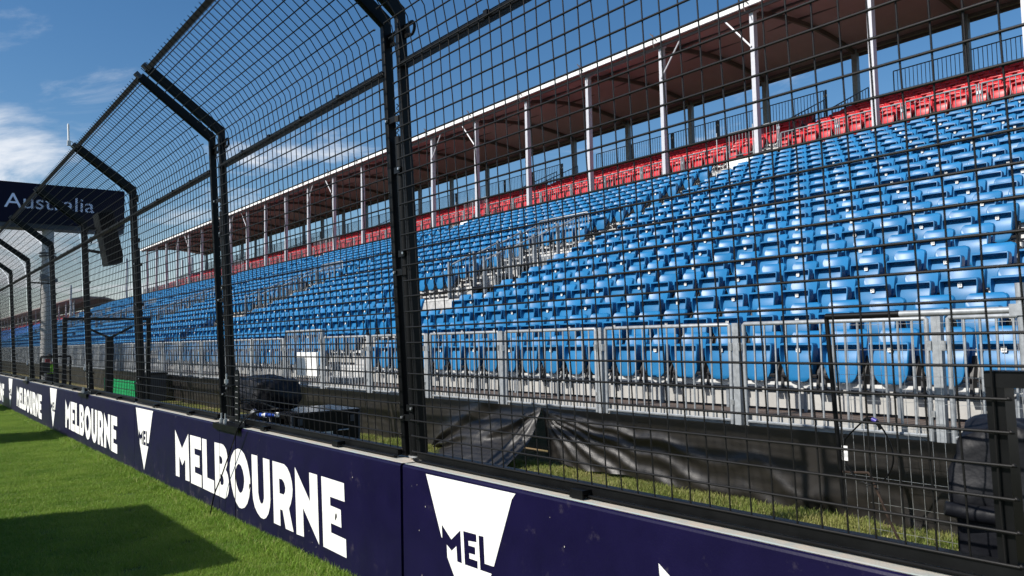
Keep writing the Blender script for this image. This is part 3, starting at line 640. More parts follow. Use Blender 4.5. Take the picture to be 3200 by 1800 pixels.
# ------------------------------------------------------------------ seats
def seat_meshes(col, pfx):
    us = [-1, -0.975, -0.93, -0.88, -0.84, -0.55, -0.2, 0, 0.2, 0.55, 0.84, 0.88, 0.93, 0.975, 1]
    vs_ = [0, 0.04, 0.12, 0.22, 0.36, 0.52, 0.68, 0.80, 0.875, 0.905, 0.925, 0.945, 0.985, 1.0]
    def hw(v):
        P = [(0, 0.085), (0.04, 0.125), (0.12, 0.158), (0.22, 0.180), (0.36, 0.198), (0.52, 0.210), (0.68, 0.218), (0.8, 0.222), (0.905, 0.222), (0.945, 0.219), (0.985, 0.208), (1.0, 0.190)]
        for (a, x), (c, y) in zip(P, P[1:]):
            if v <= c: return x+(y-x)*(v-a)/(c-a)
        return P[-1][1]
    b = MB(); V = []
    for v in vs_:
        for u in us:
            y = u*hw(v)*0.915; z = 0.325+0.41*v
            x = 0.035-0.035*(1-v)-0.012*(1-u*u)
            au = abs(u)
            k = max(0, min(1, (v-0.30)/0.25))                    # the rim fades out downwards
            if au > 0.9 or v > 0.93: x -= 0.050*(k if au > 0.9 and v <= 0.93 else 1)
            elif v > 0.55 and v <= 0.93:
                x += 0.045*min(1, (v-0.60)/0.27 if v > 0.6 else 0)+(0.010 if au < 0.25 and v > 0.86 else 0)
            if v in (0, 1.0) or au == 1: x += 0.008
            if 0.9 < v < 0.93 and au < 0.25: x -= 0.020; z -= 0.006
            V.append((x, y, z))
    n = len(us); m = len(vs_); F = [(j*n+i, (j+1)*n+i, (j+1)*n+i+1, j*n+i+1) for j in range(m-1) for i in range(n-1)]
    ring = [i for i in range(n)]+[j*n+n-1 for j in range(1, m)]+[(m-1)*n+i for i in range(n-2, -1, -1)]+[j*n for j in range(m-2, 0, -1)]
    o = len(V); V += [(0.085, V[i][1]*0.97, V[i][2]) for i in ring]; L = len(ring)
    F += [(ring[i], o+i, o+(i+1) % L, ring[(i+1) % L]) for i in range(L)]+[tuple(range(o+L-1, o-1, -1))]
    b.add(V, F); pan = b.mesh(pfx+'_pan', col, 45); fixn(pan)
    # back rest: concave in plan, upper part leaning back, edges turned back
    b = MB(); V = []; us = [-1, -0.96, -0.8, -0.5, -0.2, 0.1, 0.4, 0.7, 0.9, 0.97, 1]
    zs = [(0.36, 0.125), (0.50, 0.140), (0.62, 0.165), (0.74, 0.198), (0.815, 0.222), (0.850, 0.240), (0.866, 0.262), (0.866, 0.290)]
    for z, x in zs:
        for u in us:
            w_ = 0.205 if z < 0.81 else (0.202 if z < 0.83 else (0.190 if z < 0.86 else 0.168))
            xx = x-0.038*u*u*(1 if abs(u) < 0.97 else 0.6)+(0.028 if abs(u) == 1 else 0)
            zz = z-(0.012 if abs(u) > 0.95 and z > 0.8 else 0)
            V.append((xx, u*w_, zz))
    n = len(us); F = [(j*n+i, (j+1)*n+i, (j+1)*n+i+1, j*n+i+1) for j in range(len(zs)-1) for i in range(n-1)]
    o = len(V); V += [(v[0]+0.012, v[1], v[2]-0.006) for v in V]; F += [tuple(o+i for i in reversed(f)) for f in F]
    b.add(V, F); back = b.mesh(pfx+'_back', col, 50)
    return pan, back
def bracket_mesh():
    b = MB()
    for s_ in (-1, 1):
        y = s_*0.212
        b.prism([(0.02, 0.24), (0.10, 0.24), (0.17, 0.50), (0.17, 0.60), (0.13, 0.60), (0.05, 0.42)], 'y', y-0.014, y+0.014)
        b.box(-0.03, 0.10, y-0.03, y+0.03, 0.225, 0.262); b.tube([(0.03, s_*0.150, 0.385), (0.03, y, 0.385)], 0.020, 6)
    b.box(0.09, 0.115, -0.215, 0.215, 0.40, 0.52)
    return b.mesh('seat_bracket', BKPL)
BP, BB = seat_meshes(BLUE, 'blue'); RPn, RB = seat_meshes(RED, 'red'); BR = bracket_mesh()
TAGW = mat('white_tag', (0.78, 0.78, 0.75), 0.5); TAGK = mat('tag_print', (0.02, 0.02, 0.02), 0.6)
_txt = {}
def text_mesh(s_, size, ext=0.0, mats=None, space=1.0):
    c = bpy.data.curves.new('t', 'FONT'); c.body = s_; c.size = size; c.extrude = ext; c.align_x = 'CENTER'; c.align_y = 'CENTER'; c.space_character = space; c.resolution_u = 3
    o = bpy.data.objects.new('t', c); COL.objects.link(o); dg = bpy.context.evaluated_depsgraph_get(); me = bpy.data.meshes.new_from_object(o.evaluated_get(dg)); bpy.data.objects.remove(o); bpy.data.curves.remove(c)
    return me
def tag_mesh(n):
    if n in _txt: return _txt[n]
    me = text_mesh(str(n), 0.037)
    b = MB(); b.box(-0.0020, 0.0, -0.023, 0.023, -0.025, 0.025, 0)
    # text lies in xy facing +z: turn it to face -x, reading along -y
    b.add([(-0.0032, -v.co.x, v.co.y) for v in me.vertices], [tuple(p.vertices) for p in me.polygons], 1)
    _txt[n] = b.mesh('number_tag', [TAGW, TAGK]); return _txt[n]
def mk_seat(pan, back, tagn, nm):
    root = obj(nm, None); root.empty_display_size = 0.1
    obj('seat_pan', pan, root); obj('backrest', back, root); obj('seat_bracket', BR, root)
    if tagn: obj('number_tag', tag_mesh(tagn), root, (0.020, 0.0, 0.662))
    return root
def proj(x, y, z):
    d = Vector((x, y, z-1.8)); w = d.dot(fw)
    return (d.dot(rt)/w*2004+1288, 724.5-d.dot(up)/w*2004, w) if w > 0.1 else (-9999, 0, 1)
seats = []
for r in list(range(1, 19))+list(range(20, 27)):
    for k in range(-8, 226):
        y = 0.35+0.5*k
        if y > YEND-0.3-(0 if r < 19 else 16) or gap(r, y): continue
        x, z = Xr(r), Zt(r); p = proj(x, y, z+0.6)
        if p[0] > 2576+260 or p[0] < -100: continue
        if y < 16.0: n = round((16.85-y)/0.5)
        else: n = round(((16.85-y) % 16)/0.5)
        seats.append((p[2], r, y, n if n > 0 else 32, p))
seats.sort(key=lambda s_: s_[0]+(0 if -20 < s_[4][0] < 2600 else 100))
blue = [s_ for s_ in seats if s_[1] < 19]; red = [s_ for s_ in seats if s_[1] > 18]
def rowname(r): return 'front row' if r == 1 else '%s row up' % ORD[r-1]
tagged = lambda r, n: (r+n) % 2 == 1 and n <= 40
first = None
for d, r, y, n, p in blue[:300]:
    if y < 15:
        lab = ('blue folding seat tagged %s, %s, right of the nearest gangway' % (card(n), rowname(r))) if tagged(r, n) else ('blue untagged folding seat directly left of the seat tagged %s, %s' % (card(n+1), rowname(r)))
    else:
        q = round((y-16.35)/0.5); lab = ('blue folding seat, %s beyond the left side of the nearest gangway, %s' % (nth(q), rowname(r))) if q > 0 else 'blue folding seat %s places right of gangway left edge, %s' % (card(1-q), rowname(r))
    if first is None: first = mk_seat(BP, BB, None, 'blue_stadium_seat'); s0 = first
    else: s0 = copy_tree(first)
    if tagged(r, n): obj('number_tag', tag_mesh(n), s0, (0.020, 0.0, 0.662))
    if s0 is first and tagged(r, n):
        base = s0; first = mk_seat(BP, BB, None, 'blue_stadium_seat'); first_used = False
        s0 = base
    s0.location = (Xr(r), y, Zt(r)); tag(s0, lab, 'seat', 'blue folding seats of the grandstand'); jr = random.Random(r*977+n); s0.rotation_euler = (0, jr.uniform(-0.035, 0.035), jr.uniform(-0.02, 0.02))
if 'label' not in first: 
    for c in list(first.children): bpy.data.objects.remove(c)
    bpy.data.objects.remove(first)
blues = [o for o in bpy.data.objects if o.name.startswith('blue_stadium_seat')]
src = blues[0]; parts = {c.name.split('.')[0]: c for c in src.children}
tagsrc = [o for o in bpy.data.objects if o.name.startswith('number_tag')][0]
firstred = None
for d, r, y, n, p in red[:300]:
    s0 = obj('red_stadium_seat', RPn if False else None) if False else (mk_seat(RPn, RB, None, 'red_stadium_seat') if firstred is None else copy_tree(firstred))
    if firstred is None: firstred = s0
    s0.location = (Xr(r), y, Zt(r)); rr = r-19
    q = round((y-16.35)/0.5) if y > 15.6 else round((15.0-y)/0.5)+1
    aisle = int((y-15.65)//16) if y > 15.65 else 0
    tag(s0, 'red folding seat, %s %s of the %s upper gangway, %s red row' % (nth(max(1, q-32*aisle if y > 15.6 else q)), 'seat left' if y > 15.6 else 'seat right', nth(aisle+1) if aisle else 'nearest', ORD[rr-1]), 'seat', 'red folding seats of the upper tier')
rp = {c.name.split('.')[0]: c for c in firstred.children}
TZ = 0.662
# the tag for the far seats: same part, on its own points
pts = [((Xr(r), y, Zt(r)), random.uniform(-0.03, 0.03), 1, False) for d, r, y, n, p in blue[300:]]
points_obj('far_blue_seats', pts, [(parts['seat_pan'], None), (parts['backrest'], None), (parts['seat_bracket'], None)], 'blue folding seats filling the rest of the lower tier into the distance', 'seats')
pts = [((Xr(r), y, Zt(r)), random.uniform(-0.03, 0.03), 1, False) for d, r, y, n, p in red[300:]]
points_obj('far_red_seats', pts, [(rp['seat_pan'], None), (rp['backrest'], None), (rp['seat_bracket'], None)], 'red folding seats of the upper tier further along the stand', 'seats')
b = MB()
for d, r, y, n, p in blue[300:]:
    if tagged(r, n): x, z = Xr(r)+0.018, Zt(r)+TZ; b.add([(x, y-0.026, z-0.028), (x, y+0.026, z-0.028), (x, y+0.026, z+0.028), (x, y-0.026, z+0.028)], [(0, 3, 2, 1)])
tag(b.build('far_seat_tags', TAGW), 'white number stickers on the far blue seats', 'stickers', kind='stuff')

# ------------------------------------------------------------------ barriers
def barrier(root, L, H, z0, post=(0.075, 0.06), nb=15, mt=None, rb=0.011, rt_=0.021):
    m_ = mt or GALV; b = MB(); w, d = post
    b.box(-d/2, d/2, -w/2, w/2, z0, H); b.box(-d/2-0.012, -d/2, -0.012, 0.012, H-0.35, H-0.31, 1) if False else None
    p = b.build('post', m_, root)
    for q in ((-0.05, -0.02, w/2, w/2+0.035, H-0.28, H-0.20), (-0.05, -0.02, -w/2-0.035, -w/2, H-0.28, H-0.20), (-0.045, -0.02, w/2, w/2+0.03, z0+0.22, z0+0.27)): b = MB(); b.box(*q); b.build('bracket', ZINC, p)
    b = MB(); y0, y1 = w/2+0.05, L-w/2-0.05
    b.tube([(0, y0, z0+0.02), (0, y0, H-0.02), (0, y0+0.01, H-0.012), (0, y1-0.01, H-0.012), (0, y1, H-0.02), (0, y1, z0+0.02)], rt_, 8); b.tube([(0, y0, z0+0.06), (0, y1, z0+0.06)], rt_*0.7, 6)
    b.build('frame', m_, root, smooth=50)
    b = MB()
    for k in range(1, nb): yy = y0+(y1-y0)*k/nb; b.tube([(0, yy, z0+0.06), (0, yy, H-0.012)], rb, 6, cap=False)
    b.build('bars', m_, root, smooth=60)
PF = 1.98
bp0 = thing('crowd_barrier', '', 'barrier', (6.80, 0, 0.86), 0, 'front crowd barrier panels below the blue seats'); barrier(bp0, PF, 1.045, 0.0)
k0 = 0
for k in range(0, 56):
    y = -0.92+PF*k
    if k == 8: continue
    r = bp0 if k0 == 0 else copy_tree(bp0); k0 += 1
    r.location = (6.80, y, 0.86); r['label'] = 'grey barrier panel below the front blue seats, %s from the right' % nth(k0)
g1 = thing('gate_barrier', 'taller galvanised gate in the front barrier carrying a white board', 'gate', (6.80, -0.92+PF*8, 0.86), 0); barrier(g1, PF, 1.20, 0.0, nb=16)
b = MB(); b.box(-0.055, -0.035, 0.33, 1.36, 0.26, 0.74)
for q in range(12): b.box(-0.060, -0.055, 0.34+0.085*q, 0.37+0.085*q, 0.27, 0.73)
tag(b.build('white_board', WHITE, None, (6.80, 14.72, 0.86)), 'white slatted board hung on the front gate', 'board')
bm0 = thing('crowd_barrier', '', 'barrier', (22.25, 0, 7.30), 0, 'barrier panels between the blue and the red seats'); barrier(bm0, PF, 0.87, 0.0, post=(0.03, 0.04), nb=14, mt=GALVD, rb=0.012, rt_=0.022)
bu0 = thing('crowd_barrier', '', 'barrier', (28.75, 0, 10.15), 0, 'dark barrier panels along the top of the stand'); barrier(bu0, 2.6, 1.12, 0.0, nb=17, mt=DARK, rb=0.012, rt_=0.022)  # darker steel colour here stands in for the shade under the roof
k0 = 0
for k in range(0, 50):
    y = 4.6+PF*k; t = (y+PF/2-7.65) % 16-8
    if y > 95: break
    r = bm0 if k0 == 0 else copy_tree(bm0); k0 += 1; r.location = (22.25, y, 7.30+(0.40 if -0.5 < t < 1.55 else 0))
    r['label'] = 'barrier panel between blue and red seats, %s from the right%s' % (nth(k0), ', raised at a gangway' if -0.5 < t < 1.55 else '')
k0 = 0
for k in range(0, 37):
    y = 6.2+2.6*k; t = (y+1.3-7.65) % 16-8
    if y > 95: break
    if abs(t) < 1.0: continue
    r = bu0 if k0 == 0 else copy_tree(bu0); k0 += 1; r.location = (28.75, y, 10.15); r['label'] = 'dark barrier panel on the top edge of the stand, %s from the right' % nth(k0)
k0 = 0
for k in range(0, 6):
    yc = 15.65+16*k
    t_ = thing('gangway_sign', 'white panel at the foot of the %s upper gangway from the right' % nth(k+1), 'panel', (22.12, yc-0.3, 7.35), 0, 'white panels at the upper gangways')
    b = MB(); b.box(0, 0.03, 0, 1.1, 0.0, 0.26); b.build('panel', WHITE, t_)
    b = MB(); b.tube([(0.02, 0.05, 0.3), (0.02, 0.05, 1.3)], 0.02, 6); b.tube([(0.02, 1.5, 0.3), (0.02, 1.5, 1.3)], 0.02, 6); b.build('panel_stay', GALV, t_)
    # short guards flanking the exit at the very top
    for s_, nm in ((-1, 'right'), (1, 'left')):
        t2_ = thing('exit_guard', 'dark stepped guard rail on the %s side of the %s top exit' % (nm, nth(k+1)), 'guard rail', (26.0, yc+s_*0.85, Zt(24)), 0, 'guards beside the top exits')
        b = MB(); b.tube([(0, 0, 0), (0, 0, 0.9), (2.6, 0, 2.1), (2.6, 0, 0.9)], 0.025, 6); b.build('rail', DARK, t2_)
        b = MB()
        for q in range(1, 12): b.tube([(2.6*q/12, 0, 0.05+1.0*q/12), (2.6*q/12, 0, 0.9+1.2*q/12)], 0.012, 5, cap=False)
        b.build('bars', DARK, t2_)
# guard rails round the stair openings
def guard(yc, proto=None):
    out = []
    for s_, nm in ((-1, 'right'), (1, 'left')):
        y = yc+(1.0 if s_ < 0 else 2.65)
        g_ = thing('stair_guard_rail', '', 'guard rail', (12.08, y, 2.79), 0, 'guard rails round the stair openings')
        for q in range(4):
            b = MB(); xa, xb = 0.85*q, 0.85*q+0.80; za, zb = 0.331/0.81*xa, 0.331/0.81*xb
            b.tube([(xa+0.05, 0, za), (xa+0.05, 0, za+1.02), (xa+0.10, 0, za+1.08), (xb, 0, zb+1.08), (xb+0.02, 0, zb+1.02), (xb+0.02, 0, zb)], 0.021, 7); b.tube([(xa+0.05, 0, za+0.10), (xb, 0, zb+0.10)], 0.015, 6)
            f_ = b.build('rail_frame', GALV, g_, smooth=50)
            b = MB()
            for w in range(1, 6): xx = xa+0.05+(xb-xa-0.05)*w/6; b.tube([(xx, 0, 0.331/0.81*xx+0.10), (xx, 0, 0.331/0.81*xx+1.08)], 0.011, 5, cap=False)
            b.build('bars', GALV, f_)
            b = MB(); b.box(xa-0.035, xa+0.01, -0.035, 0.035, za-0.5, za+1.14); b.build('post', GALVD, g_)
        out.append(g_)
    g_ = thing('opening_guard_rail', '', 'guard rail', (15.90, yc+1.05, 4.32), 0, 'cross rails behind the stair openings')
    b = MB(); b.tube([(0, 0.03, -0.6), (0, 0.03, 1.05), (0, 0.08, 1.10), (0, 2.2, 1.10), (0, 2.25, 1.05), (0, 2.25, -0.6)], 0.021, 7); b.tube([(0, 0.03, 0.1), (0, 2.25, 0.1)], 0.015, 6); b.build('rail_frame', GALV, g_, smooth=50)
    b = MB()
    for w in range(1, 17): b.tube([(0, 0.03+2.22*w/17, 0.1), (0, 0.03+2.22*w/17, 1.10)], 0.011, 5, cap=False)
    b.build('bars', GALV, g_)
    out.append(g_); return out
gp = guard(15.65); gset = [gp]
for k in range(1, 6):
    c3 = []
    for g_ in gp: c = copy_tree(g_); c.location.y += 16*k; c3.append(c)
    gset.append(c3)
for k, c3 in enumerate(gset):
    w = ('nearest' if k == 0 else nth(k+1))
    c3[0]['label'] = 'sloping galvanised guard rail on the right of the %s stair opening' % w; c3[1]['label'] = 'sloping galvanised guard rail on the left of the %s stair opening' % w
    c3[2]['label'] = 'level galvanised rail across the top of the %s stair opening' % w

# ------------------------------------------------------------------ black tarpaulin along the foot of the stand
TARP = bpy.data.materials.new('black_shade_cloth'); TARP.use_nodes = True; t = TARP.node_tree; p = t.nodes['Principled BSDF']
g_ = t.nodes.new('ShaderNodeNewGeometry'); n_ = t.nodes.new('ShaderNodeTexNoise'); n_.inputs['Scale'].default_value = 160; n_.inputs['Detail'].default_value = 2; t.links.new(g_.outputs['Position'], n_.inputs['Vector'])
r_ = t.nodes.new('ShaderNodeMapRange'); t.links.new(n_.outputs[0], r_.inputs[0]); r_.inputs[1].default_value = 0.35; r_.inputs[2].default_value = 0.7; r_.inputs[3].default_value = 0.36; r_.inputs[4].default_value = 0.60; t.links.new(r_.outputs[0], p.inputs['Roughness'])
bp = t.nodes.new('ShaderNodeBump'); bp.inputs['Strength'].default_value = 0.35; bp.inputs['Distance'].default_value = 0.004; t.links.new(n_.outputs[0], bp.inputs['Height']); t.links.new(bp.outputs[0], p.inputs['Normal'])
p.inputs['Base Color'].default_value = (0.018, 0.016, 0.0145, 1); p.inputs['Specular IOR Level'].default_value = 0.5
def tarp(y0, y1, ny, nz, pinch=None, seed=0, spill=False):
    V = []; F = []
    for j in range(ny+1):
        y = y0+(y1-y0)*j/ny
        top = 0.885+0.010*noise.noise(Vector((y*1.1, seed, 0)))
        if pinch: top -= 0.0
        bot = 0.125+0.03*abs(noise.noise(Vector((y*0.8, seed, 5))))
        if pinch: bot += (0.12 if not spill else 0)*math.exp(-((y-7.95)/0.35)**2)+0.04*math.exp(-((y-6.6)/0.6)**2)
        for i in range(nz+1):
            v = i/nz; z = top+(bot-top)*v; x = 6.72+0.10*v
            f = 0.028*noise.noise(Vector((y*1.3, z*3.2+y*0.5, seed)))*(0.2+v)+0.012*noise.noise(Vector((y*5, z*3+y*2, seed+3)))*v
            f += 0.05*v*v*noise.noise(Vector((y*0.7, 0, seed+9)))+0.020*abs(noise.noise(Vector((y*2.2-z*3.4, z*0.8+y*0.25, seed+4))))*(0.3+v)
            if pinch:
                for (py, pz, side, A, R0, angs) in pinch:
                    dy, dz = (y-py)*side, pz-z
                    if dy < -0.05: continue
                    rr = math.hypot(dy, dz)+0.02; an = math.degrees(atan2(dz, max(dy, 0.001)))+5*noise.noise(Vector((rr*1.7, side, 2)))
                    w = min(1, rr/0.35)*math.exp(-(rr/R0)**2)
                    for a_, wd, q in angs: f += A*q*w*math.exp(-((an-a_)/(wd*(0.5+0.8/(0.6+rr))))**2)
            V.append((x-f-((0.70*math.exp(-((y-8.6)/1.7)**4)*v**1.8+0.10*math.exp(-((y-8.05)/0.5)**2)*v) if spill else 0.0), y, z))
    n = nz+1
    for j in range(ny):
        for i in range(nz): F.append((j*n+i, j*n+i+1, (j+1)*n+i+1, (j+1)*n+i))
    b = MB(); b.add(V, F); me = b.mesh('tarpaulin', TARP, 60); return me
RP_ = [(8.05, 0.87, -1, 0.060, 5.0, [(8, 2.0, 0.8), (14, 2.4, 0.9), (21, 3, 1.0), (31, 3.5, 1.1), (44, 4.5, 1.2), (62, 6, 1.0)])]
LP_ = [(8.05, 0.87, 1, 0.07, 2.0, [(14, 3, 0.6), (24, 4, 1.1), (36, 5, -0.4), (52, 6, 1.0), (72, 7, 0.9)]), (10.9, 0.10, -1, 0.085, 2.6, [(-3, 2.2, 0.8), (-8, 2.4, -0.7), (-13, 2.6, 1.1), (-19, 3, -0.8), (-26, 4, 0.9)])]
o = obj('tarpaulin', tarp(0.0, 8.04, 330, 46, RP_, 1)); tag(o, 'glossy black tarpaulin creased diagonally below the nearest barrier panels, right of the pinned corner', 'tarpaulin', 'black tarpaulins below the barriers')
o = obj('tarpaulin', tarp(8.05, 13.0, 210, 46, LP_, 4, spill=True)); tag(o, 'loose black tarpaulin spilling forward onto the grass, left of the pinned corner', 'tarpaulin', 'black tarpaulins below the barriers')
o = obj('tarpaulin', tarp(13.03, 42.0, 400, 14, None, 2)); tag(o, 'dull black tarpaulin behind the equipment box and the black portal frame', 'tarpaulin', 'black tarpaulins below the barriers')
o = obj('tarpaulin', tarp(42.03, 112.0, 300, 5, None, 3)); tag(o, 'farthest black tarpaulin along the foot of the stand, past the gantry', 'tarpaulin', 'black tarpaulins below the barriers')

# ------------------------------------------------------------------ things between fence and stand
# temporary wire fence panel at the right
tf = thing('wire_fence_panel', 'thin wire fence panel with round top tube in front of the barrier at right', 'fence panel', (6.0, 0, 0.12))
b = MB(); b.tube([(0, 3.47, 0.28), (0, 3.55, 1.80)], 0.019, 8); fr = b.build('frame_leg', BLACK, tf, smooth=50)
b = MB(); b.tube([(0, 3.55, 1.80), (0, 2.95, 1.80)], 0.026, 10); b.build('dark_sleeve', BLACK, tf, smooth=50)
b = MB(); b.tube([(0, 2.95, 1.80), (0, 1.0, 1.80)], 0.024, 10); b.build('top_tube', GALV, tf, smooth=50)
b = MB(); b.tube([(0, 2.10, 0.0), (0, 2.13, 1.98)], 0.030, 10); b.box(-0.04, 0.04, 2.07, 2.19, 1.76, 1.84); b.build('clamp_pole', GALV, tf, smooth=50)
b = MB()
y = 3.44
while y > 0.6: b.tube([(0, y, 0.02), (0, y+0.03, 1.75)], 0.0020, 4, cap=False); y -= 0.087
for q in range(9):
    z = 0.16+0.196*q; b.tube([(0, 3.50 if z > 0.5 else 3.25, z), (0, 0.6, z-0.01)], 0.0020, 4, cap=False)
b.build('wire_grid', ZINC, tf)
RUST = mat('rusty_rod', (0.055, 0.036, 0.026), 0.7, 0.3, 0.4, var=0.3, vscale=30)
b = MB(); b.tube([(0, 3.49, 0.60), (0, 3.48, 0.565), (0, 3.42, 0.565), (0, 3.26, 0.58), (0, 3.235, 0.55), (0, 3.10, 0.22), (0, 3.0, 0.02)], 0.010, 6); b.build('bent_rod', RUST, tf, smooth=50)
# cable loop
lp_ = [(5.75,3.41,0.95),(5.75,3.33,1.03),(5.75,3.25,1.10),(5.75,3.17,1.125),(5.75,3.12,1.08),(5.75,3.06,0.98),(5.75,3.03,0.86),(5.75,3.05,0.76),(5.75,3.12,0.66),(5.75,3.22,0.62),(5.75,3.32,0.65),(5.75,3.39,0.73),(5.75,3.42,0.84)]
cl = thing('cable_loop', 'black cable loop with white tag hanging on the wire fence panel', 'cable', (5.95, 3.2, 0.9))
b = MB(); P = smooth([(p[0]-5.75, p[1]-3.2, p[2]-0.9) for p in lp_+lp_[:1]], 4); b.tube(P, 0.0065, 6); b.build('cable', BLACK, cl, smooth=60)
b = MB(); b.tube([(0, 0.05, 0.205), (0, 0.02, 0.22), (0, -0.02, 0.222)], [0.010, 0.019, 0.017], 8); b.tube([(0, -0.055, 0.205), (0, -0.085, 0.15)], [0.017, 0.010], 8); b.build('connector', BLACK, cl, smooth=50)
b = MB(); b.tube([(0, -0.02, 0.2225), (0, -0.055, 0.208)], 0.0175, 8); b.build('tape', mat('purple_tape', (0.07, 0.05, 0.32), 0.4), cl, smooth=50)
b = MB(); b.box(-0.012, -0.009, 0.185, 0.235, -0.115, 0.0); b.build('cable_tag', WHITE, cl)
# padded black cover and roll by the opening
CLOTH = mat('black_nylon', (0.006, 0.0065, 0.009), 0.5, 0, 0.25, var=0.3, vscale=6, bump=0.6, bscale=14)
def lumpy(name, x0, x1, y0, y1, z0, z1, amp, m_, sc=4.0, n=14, seed=0, rx=0.5):
    bm = bmesh.new(); bmesh.ops.create_cube(bm, size=1.0); bmesh.ops.subdivide_edges(bm, edges=bm.edges, cuts=n, use_grid_fill=True)
    for v in bm.verts:
        c = v.co.copy(); s_ = c.normalized()*0.62; c = c.lerp(s_, rx*0.5)
        w = Vector(((x0+x1)/2+c.x*(x1-x0), (y0+y1)/2+c.y*(y1-y0), (z0+z1)/2+c.z*(z1-z0)))
        d = noise.noise_vector(w*sc+Vector((seed, 0, 0)))*amp+noise.noise_vector(w*sc*3+Vector((seed, 0, 0)))*amp*0.35; v.co = w+d
    me = bpy.data.meshes.new(name); bm.to_mesh(me); bm.free(); me.materials.append(m_); me.polygons.foreach_set('use_smooth', [True]*len(me.polygons)); return me
o = obj('padded_cover', lumpy('padded_cover', 3.35, 3.75, 1.02, 1.47, 0.12, 1.42, 0.05, CLOTH, 4, 18, 1, 0.25)); tag(o, 'black padded cover hanging behind the frame opening at the right edge', 'cover')
b = MB(); b.tube([(3.27, 1.47, 1.10), (3.32, 1.38, 1.085), (3.36, 1.2, 1.08)], [0.028, 0.034, 0.034], 12)
tag(b.build('fabric_roll', CLOTH, smooth=50), 'rolled black fabric tied at the edge of the padded cover', 'fabric roll')
# equipment box and covered camera
eb = thing('equipment_box', 'large black equipment box with shiny lid behind the fence', 'box', (4.2, 9.5, 0.12))
GLB = mat('glossy_black_lid', (0.02, 0.022, 0.028), 0.22, 0, 0.6, var=0.2, vscale=3)
b = MB(); b.box(-0.46, 0.42, -0.42, 0.42, 0.0, 0.83); b.build('box_body', BLACK, eb)
b = MB(); b.box(-0.47, 0.43, -0.43, 0.43, 0.832, 0.85); b.build('lid', GLB, eb)
b = MB()
for x in (-0.36, 0.32): b.box(x-0.03, x+0.03, -0.436, -0.431, 0.70, 0.78)
b.build('latch', DARK, eb)
b = MB(); b.box(-0.10, 0.06, -0.424, -0.4215, 0.52, 0.60); b.build('label_plate', ALU, eb)
b = MB(); b.tube([(0.12, -0.425, 0.60), (0.12, -0.46, 0.61), (0.26, -0.46, 0.61), (0.26, -0.425, 0.60)], 0.008, 6); b.build('handle', ZINC, eb)
b = MB()
for x in (-0.455, 0.415): b.box(x-0.012, x+0.012, -0.428, -0.405, 0.02, 0.82)
b.build('edge_trim', ALU and DARK, eb)
b = MB(); b.box(-1.02+0.2, -0.50, -0.2, 0.55, 0.0, 0.80); o = b.build('side_case', BLACK, None, (4.2, 9.5, 0.12)); tag(o, 'smaller black case standing left of the equipment box', 'case')
tc_ = thing('covered_camera', 'television camera under a black rain cover on the case', 'camera', (3.75, 9.9, 0.93))
obj('rain_cover', lumpy('rain_cover', -0.30, 0.28, -0.42, 0.30, 0.04, 0.44, 0.050, CLOTH, 4, 20, 3, 1.1), tc_)
b = MB(); b.tube([(-0.02, -0.05, 0.10), (0.18, -0.28, 0.12)], [0.06, 0.075], 14); b.build('lens', BLACK, tc_, smooth=50)
b = MB(); b.tube([(0.165, -0.27, 0.118), (0.195, -0.30, 0.122)], [0.079, 0.079], 16); b.build('lens_ring', WHITE, tc_, smooth=50)
b = MB(); b.tube([(0, 0, -0.10), (0, 0, 0.14)], 0.05, 10); b.build('mount', BLACK, tc_)
for i, (a, nm) in enumerate((([(3.55, 9.55, 0.98), (3.35, 9.5, 1.10), (3.2, 9.55, 1.06), (3.12, 9.6, 1.0)], 'upper black cable arching from the camera towards the fence rail'), ([(3.6, 9.3, 1.05), (3.5, 9.15, 0.98), (3.48, 9.0, 0.80), (3.55, 8.9, 0.4), (3.5, 8.8, 0.13)], 'lower black cable dropping in front of the equipment box'))):
    b = MB(); b.tube(smooth(a), 0.011, 6); tag(b.build('cable', BLACK, smooth=60), nm, 'cable')
CB = mat('blue_connector', (0.015, 0.06, 0.35), 0.35)
for i, (y, z) in enumerate(((8.42, 1.145), (8.18, 1.140), (7.95, 1.135))):
    z -= 0.06+0.02*(i == 1); k_ = thing('power_connector', ['blue and white power connector nearest the bracket on the bottom rail', 'middle blue power connector on the bottom rail', 'white ended power connector, third from the bracket on the bottom rail'][i], 'connector', (3.05, y, z), 0.7*i-0.5, 'power connectors on the rail')
    b = MB(); b.tube([(0, -0.05, 0), (0, 0.05, 0)], 0.021, 10); b.build('shell', CB, k_, smooth=50)
    b = MB(); b.tube([(0, -0.085, 0.0), (0, -0.05, 0)], [0.025, 0.025], 12); b.tube([(0, 0.05, 0), (0, 0.085, 0)], [0.022, 0.014], 10); b.build('collar', WHITE, k_, smooth=50)
b = MB(); b.tube(smooth([(3.05, 8.5, 1.15), (3.02, 8.7, 1.17), (3.0, 8.62, 1.2), (3.05, 8.3, 1.19), (3.06, 7.8, 1.15), (3.02, 7.35, 1.16)]), 0.0075, 6); tag(b.build('cable', BLACK, smooth=60), 'black cable looped over the blue power connectors', 'cable')
